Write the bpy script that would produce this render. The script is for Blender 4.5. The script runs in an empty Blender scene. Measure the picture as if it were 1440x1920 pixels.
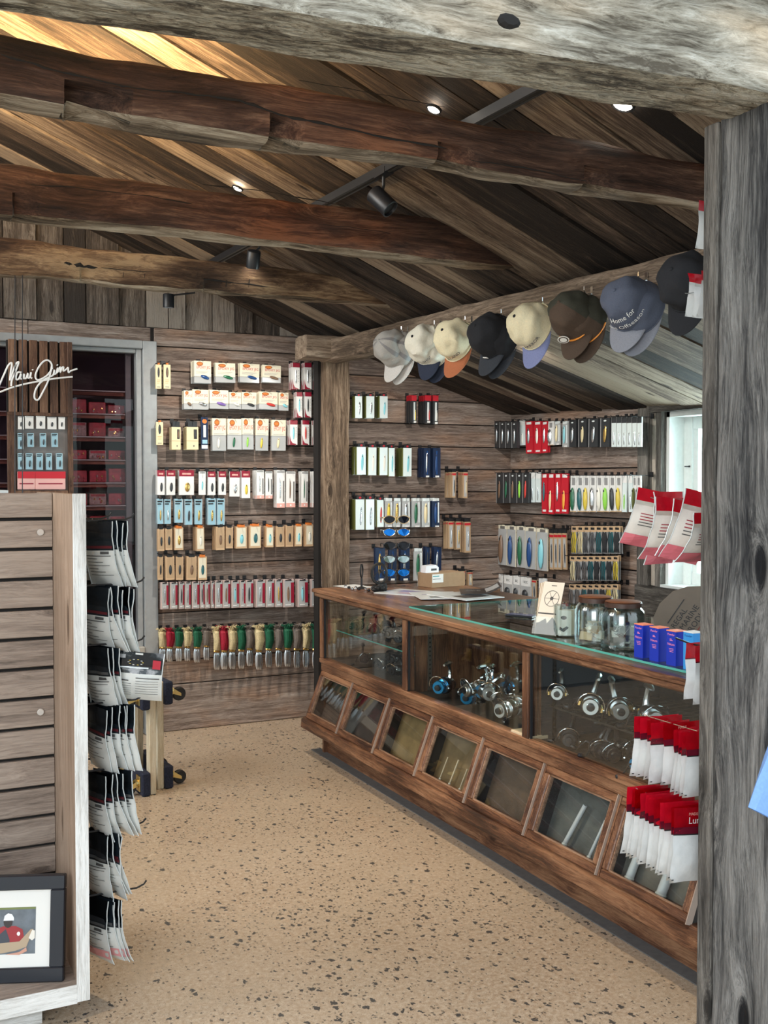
import bpy, bmesh, math, random
from mathutils import Vector, Matrix, noise
random.seed(7)
R=random.random
PI=math.pi
S=bpy.context.scene
COL=S.collection
# ---------------------------------------------------------------- camera
F=1950.0; YAW=math.radians(26.2); PITCH=math.atan(58/1950.0); CAMZ=1.6
fw=Vector((math.sin(YAW)*math.cos(PITCH), math.cos(YAW)*math.cos(PITCH), -math.sin(PITCH)))
rt=Vector((math.cos(YAW),-math.sin(YAW),0)); up=rt.cross(fw)
CAM=Vector((0,0,CAMZ))
cd=bpy.data.cameras.new('camera'); cam=bpy.data.objects.new('camera',cd); COL.objects.link(cam)
cam.matrix_world=Matrix(((rt.x,up.x,-fw.x,0),(rt.y,up.y,-fw.y,0),(rt.z,up.z,-fw.z,CAMZ),(0,0,0,1)))
cd.sensor_fit='VERTICAL'; cd.sensor_height=36; cd.lens=36*F/1920; cd.clip_start=.02
S.camera=cam
# ---------------------------------------------------------------- view, world, lights
S.view_settings.view_transform='Standard'; S.view_settings.look='None'
S.view_settings.exposure=0.35; S.view_settings.gamma=1
S.view_settings.use_curve_mapping=False
w=bpy.data.worlds.new('sky'); S.world=w; w.use_nodes=True
nt=w.node_tree; nt.nodes.clear()
o_=nt.nodes.new('ShaderNodeOutputWorld'); bg=nt.nodes.new('ShaderNodeBackground')
tc=nt.nodes.new('ShaderNodeTexCoord'); sp=nt.nodes.new('ShaderNodeSeparateXYZ'); cr=nt.nodes.new('ShaderNodeValToRGB')
nt.links.new(tc.outputs['Generated'],sp.inputs[0]); nt.links.new(sp.outputs[2],cr.inputs[0])
e=cr.color_ramp.elements
e[0].position=0.0; e[0].color=(.52,.60,.60,1)
e[1].position=1.0; e[1].color=(.75,.87,1,1)
x=e.new(.02); x.color=(.45,.62,.58,1)
x=e.new(.10); x.color=(.80,.93,1,1)
nt.links.new(cr.outputs[0],bg.inputs[0]); bg.inputs[1].default_value=1.35
nt.links.new(bg.outputs[0],o_.inputs[0])
def area(name,loc,to,sx,sy,power,col=(1,1,1)):
    l=bpy.data.lights.new(name,'AREA'); l.shape='RECTANGLE'; l.size=sx; l.size_y=sy; l.energy=power; l.color=col
    o=bpy.data.objects.new(name,l); COL.objects.link(o); o.location=loc
    o.rotation_euler=(Vector(to)-Vector(loc)).to_track_quat('-Z','Y').to_euler(); return o
def spot(name,loc,to,power,ang=60,col=(1,.86,.68),blend=.6,rad=.03):
    l=bpy.data.lights.new(name,'SPOT'); l.energy=power; l.spot_size=math.radians(ang); l.spot_blend=blend; l.color=col; l.shadow_soft_size=rad
    o=bpy.data.objects.new(name,l); COL.objects.link(o); o.location=loc
    o.rotation_euler=(Vector(to)-Vector(loc)).to_track_quat('-Z','Y').to_euler(); return o
area('daylight_entrance',(-2.3,-1.2,2.3),(1.4,4.6,1.0),3.0,2.2,105,(.95,.97,1))
area('skylight_left',(-2.2,4.6,3.6),(1.8,4.8,.6),2.4,1.6,95,(1,.95,.88))  # unseen soft fill added to brighten the interior, no skylight here
area('daylight_window',(4.75,4.2,1.45),(2.6,3.9,2.1),1.2,1.0,110,(.85,.97,1))
spot('lamp_wall_left',(1.8,5.30,2.62),(2.05,6.5,1.3),60,100,(1,.93,.84),.9)
spot('lamp_wall_right',(3.0,4.75,2.36),(3.25,6.3,1.45),45,95,(1,.94,.86),.9)  # added fill spot without a fixture, brightens the right back wall
spot('fill_side_wall',(3.1,4.6,2.33),(4.1,5.6,1.3),38,100,(1,.94,.86),.9)  # added fill under the low ceiling, clear of the caps, no fixture
spot('lamp_counter',(1.74,3.6,2.62),(2.7,3.9,.95),24,48,(1,.93,.84),.9)
spot('lamp_floor',(1.75,3.3,2.7),(1.35,3.4,0),75,85,(1,.80,.55))
spot('lamp_floor_far',(1.75,5.25,2.55),(1.7,5.1,0),50,90,(1,.80,.55))
# ---------------------------------------------------------------- pixel helpers (photograph pixel -> point on a real plane)
def ray(px,py): return fw+rt*((px-720)/F)-up*((py-960)/F)
def onX(px,py,X): d=ray(px,py); return CAM+d*(X/d.x)
def onY(px,py,Y): d=ray(px,py); return CAM+d*(Y/d.y)
def onZ(px,py,Z): d=ray(px,py); return CAM+d*((Z-CAMZ)/d.z)
XK=2.78
def ceilz(X,Y):
    z0=2.52+.41*(2.7-XK)-.03*(6.5-Y)
    return z0+(.41 if X<XK else .31)*(XK-X)
def onCeil(px,py,off=0):
    d=ray(px,py); lo,hi=1.,9.
    for _ in range(40):
        t=(lo+hi)/2; p=CAM+d*t
        if p.z<ceilz(p.x,p.y)-off: lo=t
        else: hi=t
    return CAM+d*lo
# ---------------------------------------------------------------- materials
MC={}
def pr(name,col,rough=.6,metal=0,coat=0,spec=.5,var=0,emis=0,alpha=1,trans=0,bump=0,bs=40):
    if name in MC: return MC[name]
    m=bpy.data.materials.new(name); m.use_nodes=True; n=m.node_tree.nodes; L=m.node_tree.links
    b=n['Principled BSDF']; b.inputs['Base Color'].default_value=(*col,1); b.inputs['Roughness'].default_value=rough
    b.inputs['Metallic'].default_value=metal; b.inputs['Coat Weight'].default_value=coat; b.inputs['Specular IOR Level'].default_value=spec
    if emis: b.inputs['Emission Color'].default_value=(*col,1); b.inputs['Emission Strength'].default_value=emis
    if trans: b.inputs['Transmission Weight'].default_value=trans
    if alpha<1: b.inputs['Alpha'].default_value=alpha
    t=n.new('ShaderNodeTexCoord'); ns=n.new('ShaderNodeTexNoise'); ns.inputs['Scale'].default_value=bs; ns.inputs['Detail'].default_value=4
    L.new(t.outputs['Object'],ns.inputs['Vector'])
    if var:
        mx=n.new('ShaderNodeMix'); mx.data_type='RGBA'; mx.blend_type='MULTIPLY'; mx.inputs['Factor'].default_value=1
        r=n.new('ShaderNodeMapRange'); r.inputs[1].default_value=.25; r.inputs[2].default_value=.75; r.inputs[3].default_value=1-var; r.inputs[4].default_value=1+var*.5
        L.new(ns.outputs[0],r.inputs[0]); L.new(r.outputs[0],mx.inputs['B']); mx.inputs['A'].default_value=(*col,1); L.new(mx.outputs['Result'],b.inputs['Base Color'])
    if bump:
        bp=n.new('ShaderNodeBump'); bp.inputs['Strength'].default_value=bump; bp.inputs['Distance'].default_value=.01
        L.new(ns.outputs[0],bp.inputs['Height']); L.new(bp.outputs[0],b.inputs['Normal'])
    MC[name]=m; return m
def glass(name,tint=(1,1,1),refl=1.0,base=.04,rough=.0):
    """thin pane: fresnel mix of a clear transparent and a mirror reflection"""
    m=bpy.data.materials.new(name); m.use_nodes=True; n=m.node_tree.nodes; L=m.node_tree.links; n.clear()
    o=n.new('ShaderNodeOutputMaterial'); mx=n.new('ShaderNodeMixShader'); t=n.new('ShaderNodeBsdfTransparent'); g=n.new('ShaderNodeBsdfGlossy')
    t.inputs[0].default_value=(*tint,1); g.inputs['Roughness'].default_value=rough
    lw=n.new('ShaderNodeLayerWeight'); lw.inputs[0].default_value=.35
    r=n.new('ShaderNodeMapRange'); r.inputs[3].default_value=base; r.inputs[4].default_value=refl
    pw=n.new('ShaderNodeMath'); pw.operation='POWER'; pw.inputs[1].default_value=2.2
    L.new(lw.outputs['Facing'],pw.inputs[0]); L.new(pw.outputs[0],r.inputs[0]); L.new(r.outputs[0],mx.inputs[0])
    L.new(t.outputs[0],mx.inputs[1]); L.new(g.outputs[0],mx.inputs[2]); L.new(mx.outputs[0],o.inputs[0]); return m
def wood(name,cols,axis=0,k=1.0,knots=.6,rough=.75,bump=.5,var=.35,contrast=1,coat=0,blotch=.3,tint2=None,stretch=20):
    """cols: 4 stops dark->light; grain runs along object axis"""
    m=bpy.data.materials.new(name); m.use_nodes=True; n=m.node_tree.nodes; L=m.node_tree.links; b=n['Principled BSDF']
    def N(t,**kw):
        x=n.new(t)
        for a,v in kw.items(): setattr(x,a,v)
        return x
    def M(op,a,b_=None,c=None):
        x=N('ShaderNodeMath',operation=op)
        for i,v in enumerate((a,b_,c)):
            if v is None: continue
            if isinstance(v,(int,float)): x.inputs[i].default_value=v
            else: L.new(v,x.inputs[i])
        return x.outputs[0]
    tc=N('ShaderNodeTexCoord'); oi=N('ShaderNodeObjectInfo')
    ad=N('ShaderNodeVectorMath',operation='MULTIPLY_ADD'); 
    cb=N('ShaderNodeCombineXYZ'); 
    for i in range(3): L.new(oi.outputs['Random'],cb.inputs[i])
    L.new(cb.outputs[0],ad.inputs[0]); ad.inputs[1].default_value=(37.,53.,71.); L.new(tc.outputs['Object'],ad.inputs[2])
    # knots: voronoi in mildly stretched space
    mp1=N('ShaderNodeMapping'); sc=[5*k]*3; sc[axis]=1.6*k; mp1.inputs['Scale'].default_value=sc; L.new(ad.outputs[0],mp1.inputs[0])
    vo=N('ShaderNodeTexVoronoi'); L.new(mp1.outputs[0],vo.inputs['Vector']); vo.inputs['Scale'].default_value=1
    vd=vo.outputs['Distance']
    # big warp
    nw=N('ShaderNodeTexNoise'); nw.inputs['Scale'].default_value=1.3; nw.inputs['Detail'].default_value=2; L.new(mp1.outputs[0],nw.inputs['Vector'])
    mp2=N('ShaderNodeMapping'); sc=[stretch*k]*3; sc[axis]=.9*k; mp2.inputs['Scale'].default_value=sc; L.new(ad.outputs[0],mp2.inputs[0])
    bulge=M('MULTIPLY',M('POWER',2.718,M('MULTIPLY',vd,-7.)),2.2*knots)
    w1=M('ADD',bulge,M('MULTIPLY',nw.outputs[0],1.4))
    cw=N('ShaderNodeCombineXYZ')
    for i in range(3):
        if i!=axis: L.new(w1,cw.inputs[i])
    av=N('ShaderNodeVectorMath',operation='ADD'); L.new(mp2.outputs[0],av.inputs[0]); L.new(cw.outputs[0],av.inputs[1])
    n1=N('ShaderNodeTexNoise'); n1.inputs['Scale'].default_value=1.; n1.inputs['Detail'].default_value=6; n1.inputs['Roughness'].default_value=.62; L.new(av.outputs[0],n1.inputs['Vector'])
    sv=N('ShaderNodeVectorMath',operation='SCALE'); sv.inputs['Scale'].default_value=4.0; L.new(av.outputs[0],sv.inputs[0])
    n2=N('ShaderNodeTexNoise'); n2.inputs['Scale'].default_value=1.; n2.inputs['Detail'].default_value=7; n2.inputs['Roughness'].default_value=.75; L.new(sv.outputs[0],n2.inputs['Vector'])
    # patches
    n3=N('ShaderNodeTexNoise'); n3.inputs['Scale'].default_value=.8; n3.inputs['Detail'].default_value=3; L.new(mp1.outputs[0],n3.inputs['Vector'])
    sv2=N('ShaderNodeVectorMath',operation='SCALE'); sv2.inputs['Scale'].default_value=13.; L.new(av.outputs[0],sv2.inputs[0])
    n4=N('ShaderNodeTexNoise'); n4.inputs['Scale'].default_value=1.; n4.inputs['Detail'].default_value=3; n4.inputs['Roughness'].default_value=.7; L.new(sv2.outputs[0],n4.inputs['Vector'])
    f=M('ADD',M('ADD',M('MULTIPLY',n1.outputs[0],.42),M('MULTIPLY',n2.outputs[0],.33)),M('MULTIPLY',n4.outputs[0],.25))
    kn=N('ShaderNodeMapRange'); kn.inputs[1].default_value=.05; kn.inputs[2].default_value=.13; kn.inputs[3].default_value=.30*knots; kn.inputs[4].default_value=0; L.new(vd,kn.inputs[0])
    f=M('SUBTRACT',f,kn.outputs[0])
    f=M('ADD',f,M('MULTIPLY',M('SUBTRACT',oi.outputs['Random'],.5),var*.35))
    f=M('ADD',f,M('MULTIPLY',M('SUBTRACT',n3.outputs[0],.5),blotch))
    f=M('MULTIPLY_ADD',M('SUBTRACT',f,.5),3.1*contrast,.5)
    ra=N('ShaderNodeValToRGB'); L.new(f,ra.inputs[0]); e=ra.color_ramp.elements
    ps=(.02,.36,.62,.98)
    e[0].position=ps[0]; e[0].color=(*cols[0],1); e[1].position=ps[3]; e[1].color=(*cols[3],1)
    for i in (1,2): q=e.new(ps[i]); q.color=(*cols[i],1)
    colo=ra.outputs[0]
    if tint2:
        mx=N('ShaderNodeMix',data_type='RGBA'); r=N('ShaderNodeMapRange'); r.inputs[1].default_value=.5; r.inputs[2].default_value=.68; L.new(n3.outputs[0],r.inputs[0])
        mm=N('ShaderNodeMix',data_type='RGBA',blend_type='MULTIPLY'); mm.inputs['Factor'].default_value=1; L.new(colo,mm.inputs['A']); mm.inputs['B'].default_value=(*tint2,1)
        L.new(r.outputs[0],mx.inputs['Factor']); L.new(colo,mx.inputs['A']); L.new(mm.outputs['Result'],mx.inputs['B']); colo=mx.outputs['Result']
    L.new(colo,b.inputs['Base Color']); b.inputs['Roughness'].default_value=rough; b.inputs['Coat Weight'].default_value=coat; b.inputs['Coat Roughness'].default_value=.25
    b.inputs['Specular IOR Level'].default_value=.3
    bp=N('ShaderNodeBump'); bp.inputs['Strength'].default_value=bump; bp.inputs['Distance'].default_value=.006; L.new(f,bp.inputs['Height']); L.new(bp.outputs[0],b.inputs['Normal'])
    return m
# ---------------------------------------------------------------- mesh building
class B:
    def __init__(s): s.v=[]; s.f=[]; s.mi=[]; s.m=[]
    def mat(s,m):
        if m not in s.m: s.m.append(m)
        return s.m.index(m)
    def add(s,vs,fs,m,mx=None):
        k=len(s.v); i=s.mat(m)
        for v in vs: s.v.append(tuple(mx@Vector(v)) if mx else tuple(v))
        for f in fs: s.f.append(tuple(a+k for a in f)); s.mi.append(i)
        return s
    def box(s,x0,x1,y0,y1,z0,z1,m,mx=None):
        vs=[(x,y,z) for x in (x0,x1) for y in (y0,y1) for z in (z0,z1)]
        return s.add(vs,[(0,1,3,2),(4,6,7,5),(0,4,5,1),(2,3,7,6),(0,2,6,4),(1,5,7,3)],m,mx)
    def cbox(s,c,d,m,mx=None): return s.box(c[0]-d[0]/2,c[0]+d[0]/2,c[1]-d[1]/2,c[1]+d[1]/2,c[2]-d[2]/2,c[2]+d[2]/2,m,mx)
    def bbox(s,x0,x1,y0,y1,z0,z1,m,c=.003,mx=None):
        """box with chamfered long edges on all sides (simple 3-ring)"""
        def ring(z,i): return [(x0+i+c,y0+i,z),(x1-i-c,y0+i,z),(x1-i,y0+i+c,z),(x1-i,y1-i-c,z),(x1-i-c,y1-i,z),(x0+i+c,y1-i,z),(x0+i,y1-i-c,z),(x0+i,y0+i+c,z)]
        vs=ring(z0,c)+ring(z0+c,0)+ring(z1-c,0)+ring(z1,c)
        fs=[tuple(range(7,-1,-1)),tuple(range(24,32))]
        for r in range(3):
            for i in range(8): j=(i+1)%8; fs.append((r*8+i,r*8+j,r*8+8+j,r*8+8+i))
        return s.add(vs,fs,m,mx)
    def poly(s,pts,m,mx=None): return s.add(pts,[tuple(range(len(pts)))],m,mx)
    def prism(s,pts,d,m,mx=None):
        """pts: list of 3D pts, d: extrusion vector"""
        n=len(pts); d=Vector(d); vs=[tuple(p) for p in pts]+[tuple(Vector(p)+d) for p in pts]
        fs=[tuple(range(n-1,-1,-1)),tuple(range(n,2*n))]+[(i,(i+1)%n,(i+1)%n+n,i+n) for i in range(n)]
        return s.add(vs,fs,m,mx)
    def ell(s,cx,cz,rx,rz,y,m,n=12,rot=0):
        return s.poly([(cx+rx*math.cos(a)*math.cos(rot)-rz*math.sin(a)*math.sin(rot),y,cz+rx*math.cos(a)*math.sin(rot)+rz*math.sin(a)*math.cos(rot)) for a in [2*PI*i/n for i in range(n)]],m)
    def lathe(s,prof,m,n=16,mx=None,cap=True):
        vs=[];fs=[]
        for r,z in prof:
            for i in range(n): a=2*PI*i/n; vs.append((r*math.cos(a),r*math.sin(a),z))
        for k in range(len(prof)-1):
            for i in range(n): j=(i+1)%n; fs.append((k*n+i,k*n+j,k*n+n+j,k*n+n+i))
        if cap:
            if prof[0][0]>1e-5: fs.append(tuple(range(n-1,-1,-1)))
            if prof[-1][0]>1e-5: fs.append(tuple((len(prof)-1)*n+i for i in range(n)))
        return s.add(vs,fs,m,mx)
    def tube(s,pts,r,m,n=6,mx=None,closed=False):
        pts=[Vector(p) for p in pts]; N_=len(pts); vs=[];fs=[]; pu=None
        for i,p in enumerate(pts):
            a=pts[(i-1)%N_] if closed or i>0 else pts[i]; b=pts[(i+1)%N_] if closed or i<N_-1 else pts[i]
            t=(b-a).normalized()
            if pu is None: u=t.orthogonal().normalized()
            else:
                u=(pu-t*pu.dot(t)); u=u.normalized() if u.length>1e-6 else t.orthogonal().normalized()
            pu=u; v=t.cross(u); rr=r[i] if isinstance(r,(list,tuple)) else r
            for k in range(n): q=2*PI*k/n; vs.append(p+(u*math.cos(q)+v*math.sin(q))*rr)
        for i in range(N_ if closed else N_-1):
            j=(i+1)%N_
            for k in range(n): l=(k+1)%n; fs.append((i*n+k,i*n+l,j*n+l,j*n+k))
        if not closed: fs.append(tuple(range(n-1,-1,-1))); fs.append(tuple((N_-1)*n+k for k in range(n)))
        return s.add(vs,fs,m,mx)
    def ball(s,c,r,m,n=8,h=5,mx=None):
        if isinstance(r,(int,float)): r=(r,r,r)
        prof=[(max(1e-6,math.sin(PI*i/h)),-math.cos(PI*i/h)) for i in range(h+1)]
        T=Matrix.Translation(c)@Matrix.Diagonal((*r,1)); 
        return s.lathe(prof,m,n,(mx@T) if mx else T,False)
    def mesh(s,name,smooth=False):
        me=bpy.data.meshes.new(name); me.from_pydata(s.v,[],s.f)
        for m in s.m: me.materials.append(m)
        me.polygons.foreach_set('material_index',s.mi)
        if smooth: me.polygons.foreach_set('use_smooth',[True]*len(s.f))
        me.update(); 
        if smooth:
            try: me.set_sharp_from_angle(angle=math.radians(42))
            except Exception: pass
        return me
def ob(name,me,parent=None,loc=None,rot=None,scale=None,mx=None,label=None,cat=None,group=None,kind=None,smooth=False):
    if isinstance(me,B): me=me.mesh(name,smooth)
    o=bpy.data.objects.new(name,me); COL.objects.link(o)
    if parent: o.parent=parent
    if mx is not None: o.matrix_world=mx if parent is None else mx
    if loc is not None: o.location=loc
    if rot is not None: o.rotation_euler=rot
    if scale is not None: o.scale=scale
    for k,v in (('label',label),('category',cat),('group',group),('kind',kind)):
        if v: o[k]=v
    return o
def emp(name,loc=(0,0,0),rot=(0,0,0),**kw): return ob(name,None,None,loc,rot,**kw)
def fixn(me):
    bm=bmesh.new(); bm.from_mesh(me); bmesh.ops.recalc_face_normals(bm,faces=bm.faces); bm.to_mesh(me); bm.free(); return me
TXT={}
def text(s,m,size=1,ext=0,align='CENTER',res=2):
    key=(s,m.name,size,ext,align)
    if key in TXT: return TXT[key]
    c=bpy.data.curves.new('txt','FONT'); c.body=s; c.size=size; c.extrude=ext; c.align_x=align; c.resolution_u=res
    o=bpy.data.objects.new('txt',c); COL.objects.link(o); dg=bpy.context.evaluated_depsgraph_get()
    me=bpy.data.meshes.new_from_object(o.evaluated_get(dg)); bpy.data.objects.remove(o)
    # lie in XZ plane facing -Y
    me.transform(Matrix.Rotation(PI/2,4,'X')); me.materials.clear(); me.materials.append(m)
    TXT[key]=me; return me
def badd(b,me,m,mx=None):
    b.add([tuple(v.co) for v in me.vertices],[tuple(p.vertices) for p in me.polygons],m,mx)
def hewn(L,wd,ht,nl=60,amp=.006,taper=0,bow=0,rnd=.02,notches=(),seed=0,lim=24,rough=1):
    """irregular timber along local X (0..L), centred on Y,Z. notches=(x0,x1,depth) cut in the -Y bottom arris"""
    per=[]
    hw,hh=wd/2,ht/2
    n=lim//4
    cs=[(-hw,-hh),(hw,-hh),(hw,hh),(-hw,hh)]
    for i in range(4):
        a=Vector(cs[i]); b=Vector(cs[(i+1)%4])
        for k in range(n): per.append(a.lerp(b,k/n+ (0.5/n)*0))
    out=[]
    for p in per:
        q=p.copy()
        dx=max(0,abs(p.x)-(hw-rnd)); dy=max(0,abs(p.y)-(hh-rnd))
        if dx>0 and dy>0:
            s_=rnd/math.hypot(dx,dy) if math.hypot(dx,dy)>rnd else 1
            q.x=math.copysign(hw-rnd+dx*s_,p.x); q.y=math.copysign(hh-rnd+dy*s_,p.y)
        out.append(q)
    xs=[L*i/nl for i in range(nl+1)]
    for a,b_,d in notches: xs+=[a-.006,a+.006,b_-.01,b_+.05]
    xs=sorted(x for x in xs if 0<=x<=L)
    vs=[];fs=[]; m=len(out)
    for x in xs:
        tp=1-taper*(x/L)
        for q in out:
            y,z=q.x*tp,q.y*tp
            nn=noise.noise(Vector((x*2.2+seed*9,y*9,z*9)))*amp*1.3+noise.noise(Vector((x*7+seed*5,y*26,z*26)))*amp*.8*rough
            ln=math.hypot(y,z) or 1
            y+=y/ln*nn; z+=z/ln*nn
            for a,b_,d in notches:
                if a<=x<=b_+.02 and z<-hh*.15:
                    t=min(1,max(0,(b_+.02-x)/(b_-a+.02)))
                    dd=d*(.35+.65*t)
                    if y<-hw*.2: y+=dd*.9
                    z+=dd*.35*(1 if y<hw*.5 else 0)
            z+=bow*math.sin(PI*x/L)
            vs.append((x,y,z))
    for i in range(len(xs)-1):
        for k in range(m): l=(k+1)%m; fs.append((i*m+k,i*m+l,(i+1)*m+l,(i+1)*m+k))
    fs.append(tuple(range(m-1,-1,-1))); fs.append(tuple((len(xs)-1)*m+k for k in range(m)))
    return vs,fs
ORD=['first','second','third','fourth','fifth','sixth','seventh','eighth','ninth','tenth','eleventh','twelfth','thirteenth','fourteenth','fifteenth','sixteenth','seventeenth','eighteenth','nineteenth','twentieth','twenty-first','twenty-second','twenty-third','twenty-fourth','twenty-fifth','twenty-sixth']
# ================================================================ SETTING
M_ceil=wood('barn_board_dark',[(.014,.010,.008),(.058,.039,.028),(.135,.095,.068),(.33,.26,.19)],axis=0,k=1.6,knots=.7,var=1.0,bump=.8,contrast=.95)
M_gable=wood('barn_board_grey',[(.035,.027,.022),(.085,.066,.052),(.17,.14,.115),(.30,.26,.22)],axis=2,k=1.6,knots=.6,var=1.2,bump=.8)
M_slat=wood('slatwall_wood',[(.055,.038,.03),(.165,.122,.10),(.295,.235,.20),(.50,.43,.38)],axis=0,k=1.7,knots=.4,var=.32,bump=.35,rough=.6,blotch=.22,tint2=(1.0,.80,.66),stretch=26,contrast=.9)
M_beam=wood('log_beam_brown',[(.010,.006,.005),(.043,.021,.014),(.088,.045,.030),(.23,.135,.088)],axis=0,k=1.1,knots=.5,var=.2,bump=.9,blotch=.6,rough=.6,tint2=(1.1,.74,.56),stretch=13)
M_pale=wood('log_pale_underside',[(.05,.035,.022),(.18,.135,.09),(.36,.29,.21),(.62,.54,.42)],axis=0,k=1.6,knots=.4,var=.2,bump=1,blotch=.7)
M_headu=wood('header_rough_lit_underside',[(.12,.09,.06),(.48,.40,.29),(.76,.68,.53),(.93,.87,.74)],axis=0,k=4,knots=.2,var=.1,bump=1.6,contrast=1.5,stretch=5,blotch=.35)  # real rough mottling, colours raised to carry light coming off the floor
M_beamold=wood('log_beam_weathered',[(.04,.022,.013),(.10,.057,.032),(.20,.125,.072),(.44,.31,.18)],axis=0,k=1.4,knots=.5,var=.2,bump=1.2,blotch=.9,stretch=12)
M_hatbeam=wood('hat_beam_wood',[(.05,.035,.025),(.14,.10,.07),(.27,.20,.145),(.45,.36,.27)],axis=0,k=1.3,knots=.6,var=.3,bump=.7)
M_post=wood('weathered_post',[(.009,.010,.013),(.068,.067,.067),(.165,.16,.153),(.31,.30,.285)],axis=0,k=1.15,knots=1.2,var=.1,bump=1.0,contrast=1.1,stretch=20,blotch=.45)
M_header=wood('weathered_header',[(.12,.10,.075),(.38,.345,.28),(.58,.54,.465),(.82,.79,.71)],axis=0,k=1.4,knots=.8,var=.1,bump=1.0,contrast=1.3,stretch=9,blotch=.5,tint2=(1.05,.88,.72))
M_brownpost=wood('brown_post_wood',[(.05,.032,.02),(.17,.115,.075),(.31,.225,.155),(.48,.38,.28)],axis=0,k=1.3,knots=.9,var=.2,bump=.8)
M_dark=pr('dark_gap',(.012,.010,.009),.9)
M_grey=pr('painted_grey_frame',(.34,.36,.37),.45,var=.12,bs=25)
M_black=pr('black_metal',(.012,.014,.018),.4)
# floor: polished aggregate concrete
def floormat():
    m=bpy.data.materials.new('polished_concrete'); m.use_nodes=True; n=m.node_tree.nodes; L=m.node_tree.links; b=n['Principled BSDF']
    tc=n.new('ShaderNodeTexCoord')
    def NS(s,d=4,r=.6):
        x=n.new('ShaderNodeTexNoise'); x.inputs['Scale'].default_value=s; x.inputs['Detail'].default_value=d; x.inputs['Roughness'].default_value=r; L.new(tc.outputs['Object'],x.inputs['Vector']); return x.outputs[0]
    def MR(v,a,b_,c,d):
        x=n.new('ShaderNodeMapRange'); 
        for i,q in enumerate((a,b_,c,d)): x.inputs[i+1].default_value=q
        L.new(v,x.inputs[0]); return x.outputs[0]
    def MT(op,a,b_):
        x=n.new('ShaderNodeMath'); x.operation=op
        for i,v in enumerate((a,b_)):
            if isinstance(v,(int,float)): x.inputs[i].default_value=v
            else: L.new(v,x.inputs[i])
        return x.outputs[0]
    def MIX(f,a,b_,bt='MIX'):
        x=n.new('ShaderNodeMix'); x.data_type='RGBA'; x.blend_type=bt
        for k,v in (('Factor',f),('A',a),('B',b_)):
            if isinstance(v,(int,float)): x.inputs[k].default_value=v
            elif isinstance(v,tuple): x.inputs[k].default_value=(*v,1)
            else: L.new(v,x.inputs[k])
        return x.outputs['Result']
    base=MIX(MR(NS(1.3,3),.3,.7,0,1),(.36,.262,.175),(.46,.362,.26))
    base=MIX(MR(NS(60,3,.7),.35,.7,0,1),base,(.56,.46,.35))
    sand=n.new('ShaderNodeTexVoronoi'); sand.inputs['Scale'].default_value=230; L.new(tc.outputs['Object'],sand.inputs['Vector'])
    base=MIX(MT('MULTIPLY',MR(sand.outputs['Distance'],.18,.3,1,0),.62),base,(.10,.08,.065))
    # chips: two sizes, stretched a little, present where a noise mask allows
    def chips(sc,th,lo,hi,seed):
        mp=n.new('ShaderNodeMapping'); mp.inputs['Scale'].default_value=(sc,sc*.8,sc); mp.inputs['Location'].default_value=(seed,seed,0); L.new(tc.outputs['Object'],mp.inputs[0])
        wv=n.new('ShaderNodeTexNoise'); wv.inputs['Scale'].default_value=1.7; L.new(mp.outputs[0],wv.inputs['Vector'])
        av=n.new('ShaderNodeVectorMath'); av.operation='MULTIPLY_ADD'; L.new(wv.outputs['Color'],av.inputs[0]); av.inputs[1].default_value=(1.1,1.1,1.1); L.new(mp.outputs[0],av.inputs[2])
        v=n.new('ShaderNodeTexVoronoi'); v.inputs['Scale'].default_value=1; L.new(av.outputs[0],v.inputs['Vector'])
        c=MR(v.outputs['Distance'],th-.04,th,1,0)
        sx=n.new('ShaderNodeSeparateColor'); L.new(v.outputs['Color'],sx.inputs[0])
        c=MT('MULTIPLY',c,MT('LESS_THAN',sx.outputs[0],MR(NS(.9,3),.35,.65,lo,hi)))
        return c
    base=MIX(MT('MULTIPLY',chips(72,.33,.15,.6,3.1),.75),base,(.075,.065,.055))
    base=MIX(MT('MULTIPLY',chips(36,.34,.0,.42,9.7),.92),base,(.045,.048,.05))
    L.new(base,b.inputs['Base Color']); b.inputs['Roughness'].default_value=.22
    L.new(MR(NS(3,5),.3,.7,.16,.34),b.inputs['Roughness']); b.inputs['Specular IOR Level'].default_value=.45
    return m
M_floor=floormat()
f=B(); f.box(-4,4.3,-3,6.75,-.1,0,M_floor); ob('floor',f,kind='structure')
# ---- back walls with slatwall planks
def plank_row(parent,x0,x1,y,z0,z1,n='plank',th=.022,m=None,gap=.009,seed=0):
    b=B(); c=.003
    b.bbox(x0,x1,-th,0,z0+gap*.35,z1-gap*.35,m or M_slat,.0025); return ob(n,b,parent,loc=(0,y,0))
def slatwall(name,x0,x1,Y,zs,extra_split=None):
    b=B(); b.box(x0-.02,x1+.02,Y,Y+.08,0,zs[-1],M_dark); wl=ob(name,b,kind='structure')
    for i in range(len(zs)-1): plank_row(wl,x0,x1,Y,zs[i],zs[i+1])
    return wl
YL=6.55; YR=6.30; XS=4.12
zsl=[0]+[.30+.1535*i for i in range(15)]+[2.565]
wl=slatwall('wall_back',1.605,2.72,YL,zsl)
slatwall('wall_back_right',2.64,XS,YR,[0]+[.125+.1555*i for i in range(16)])
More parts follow.
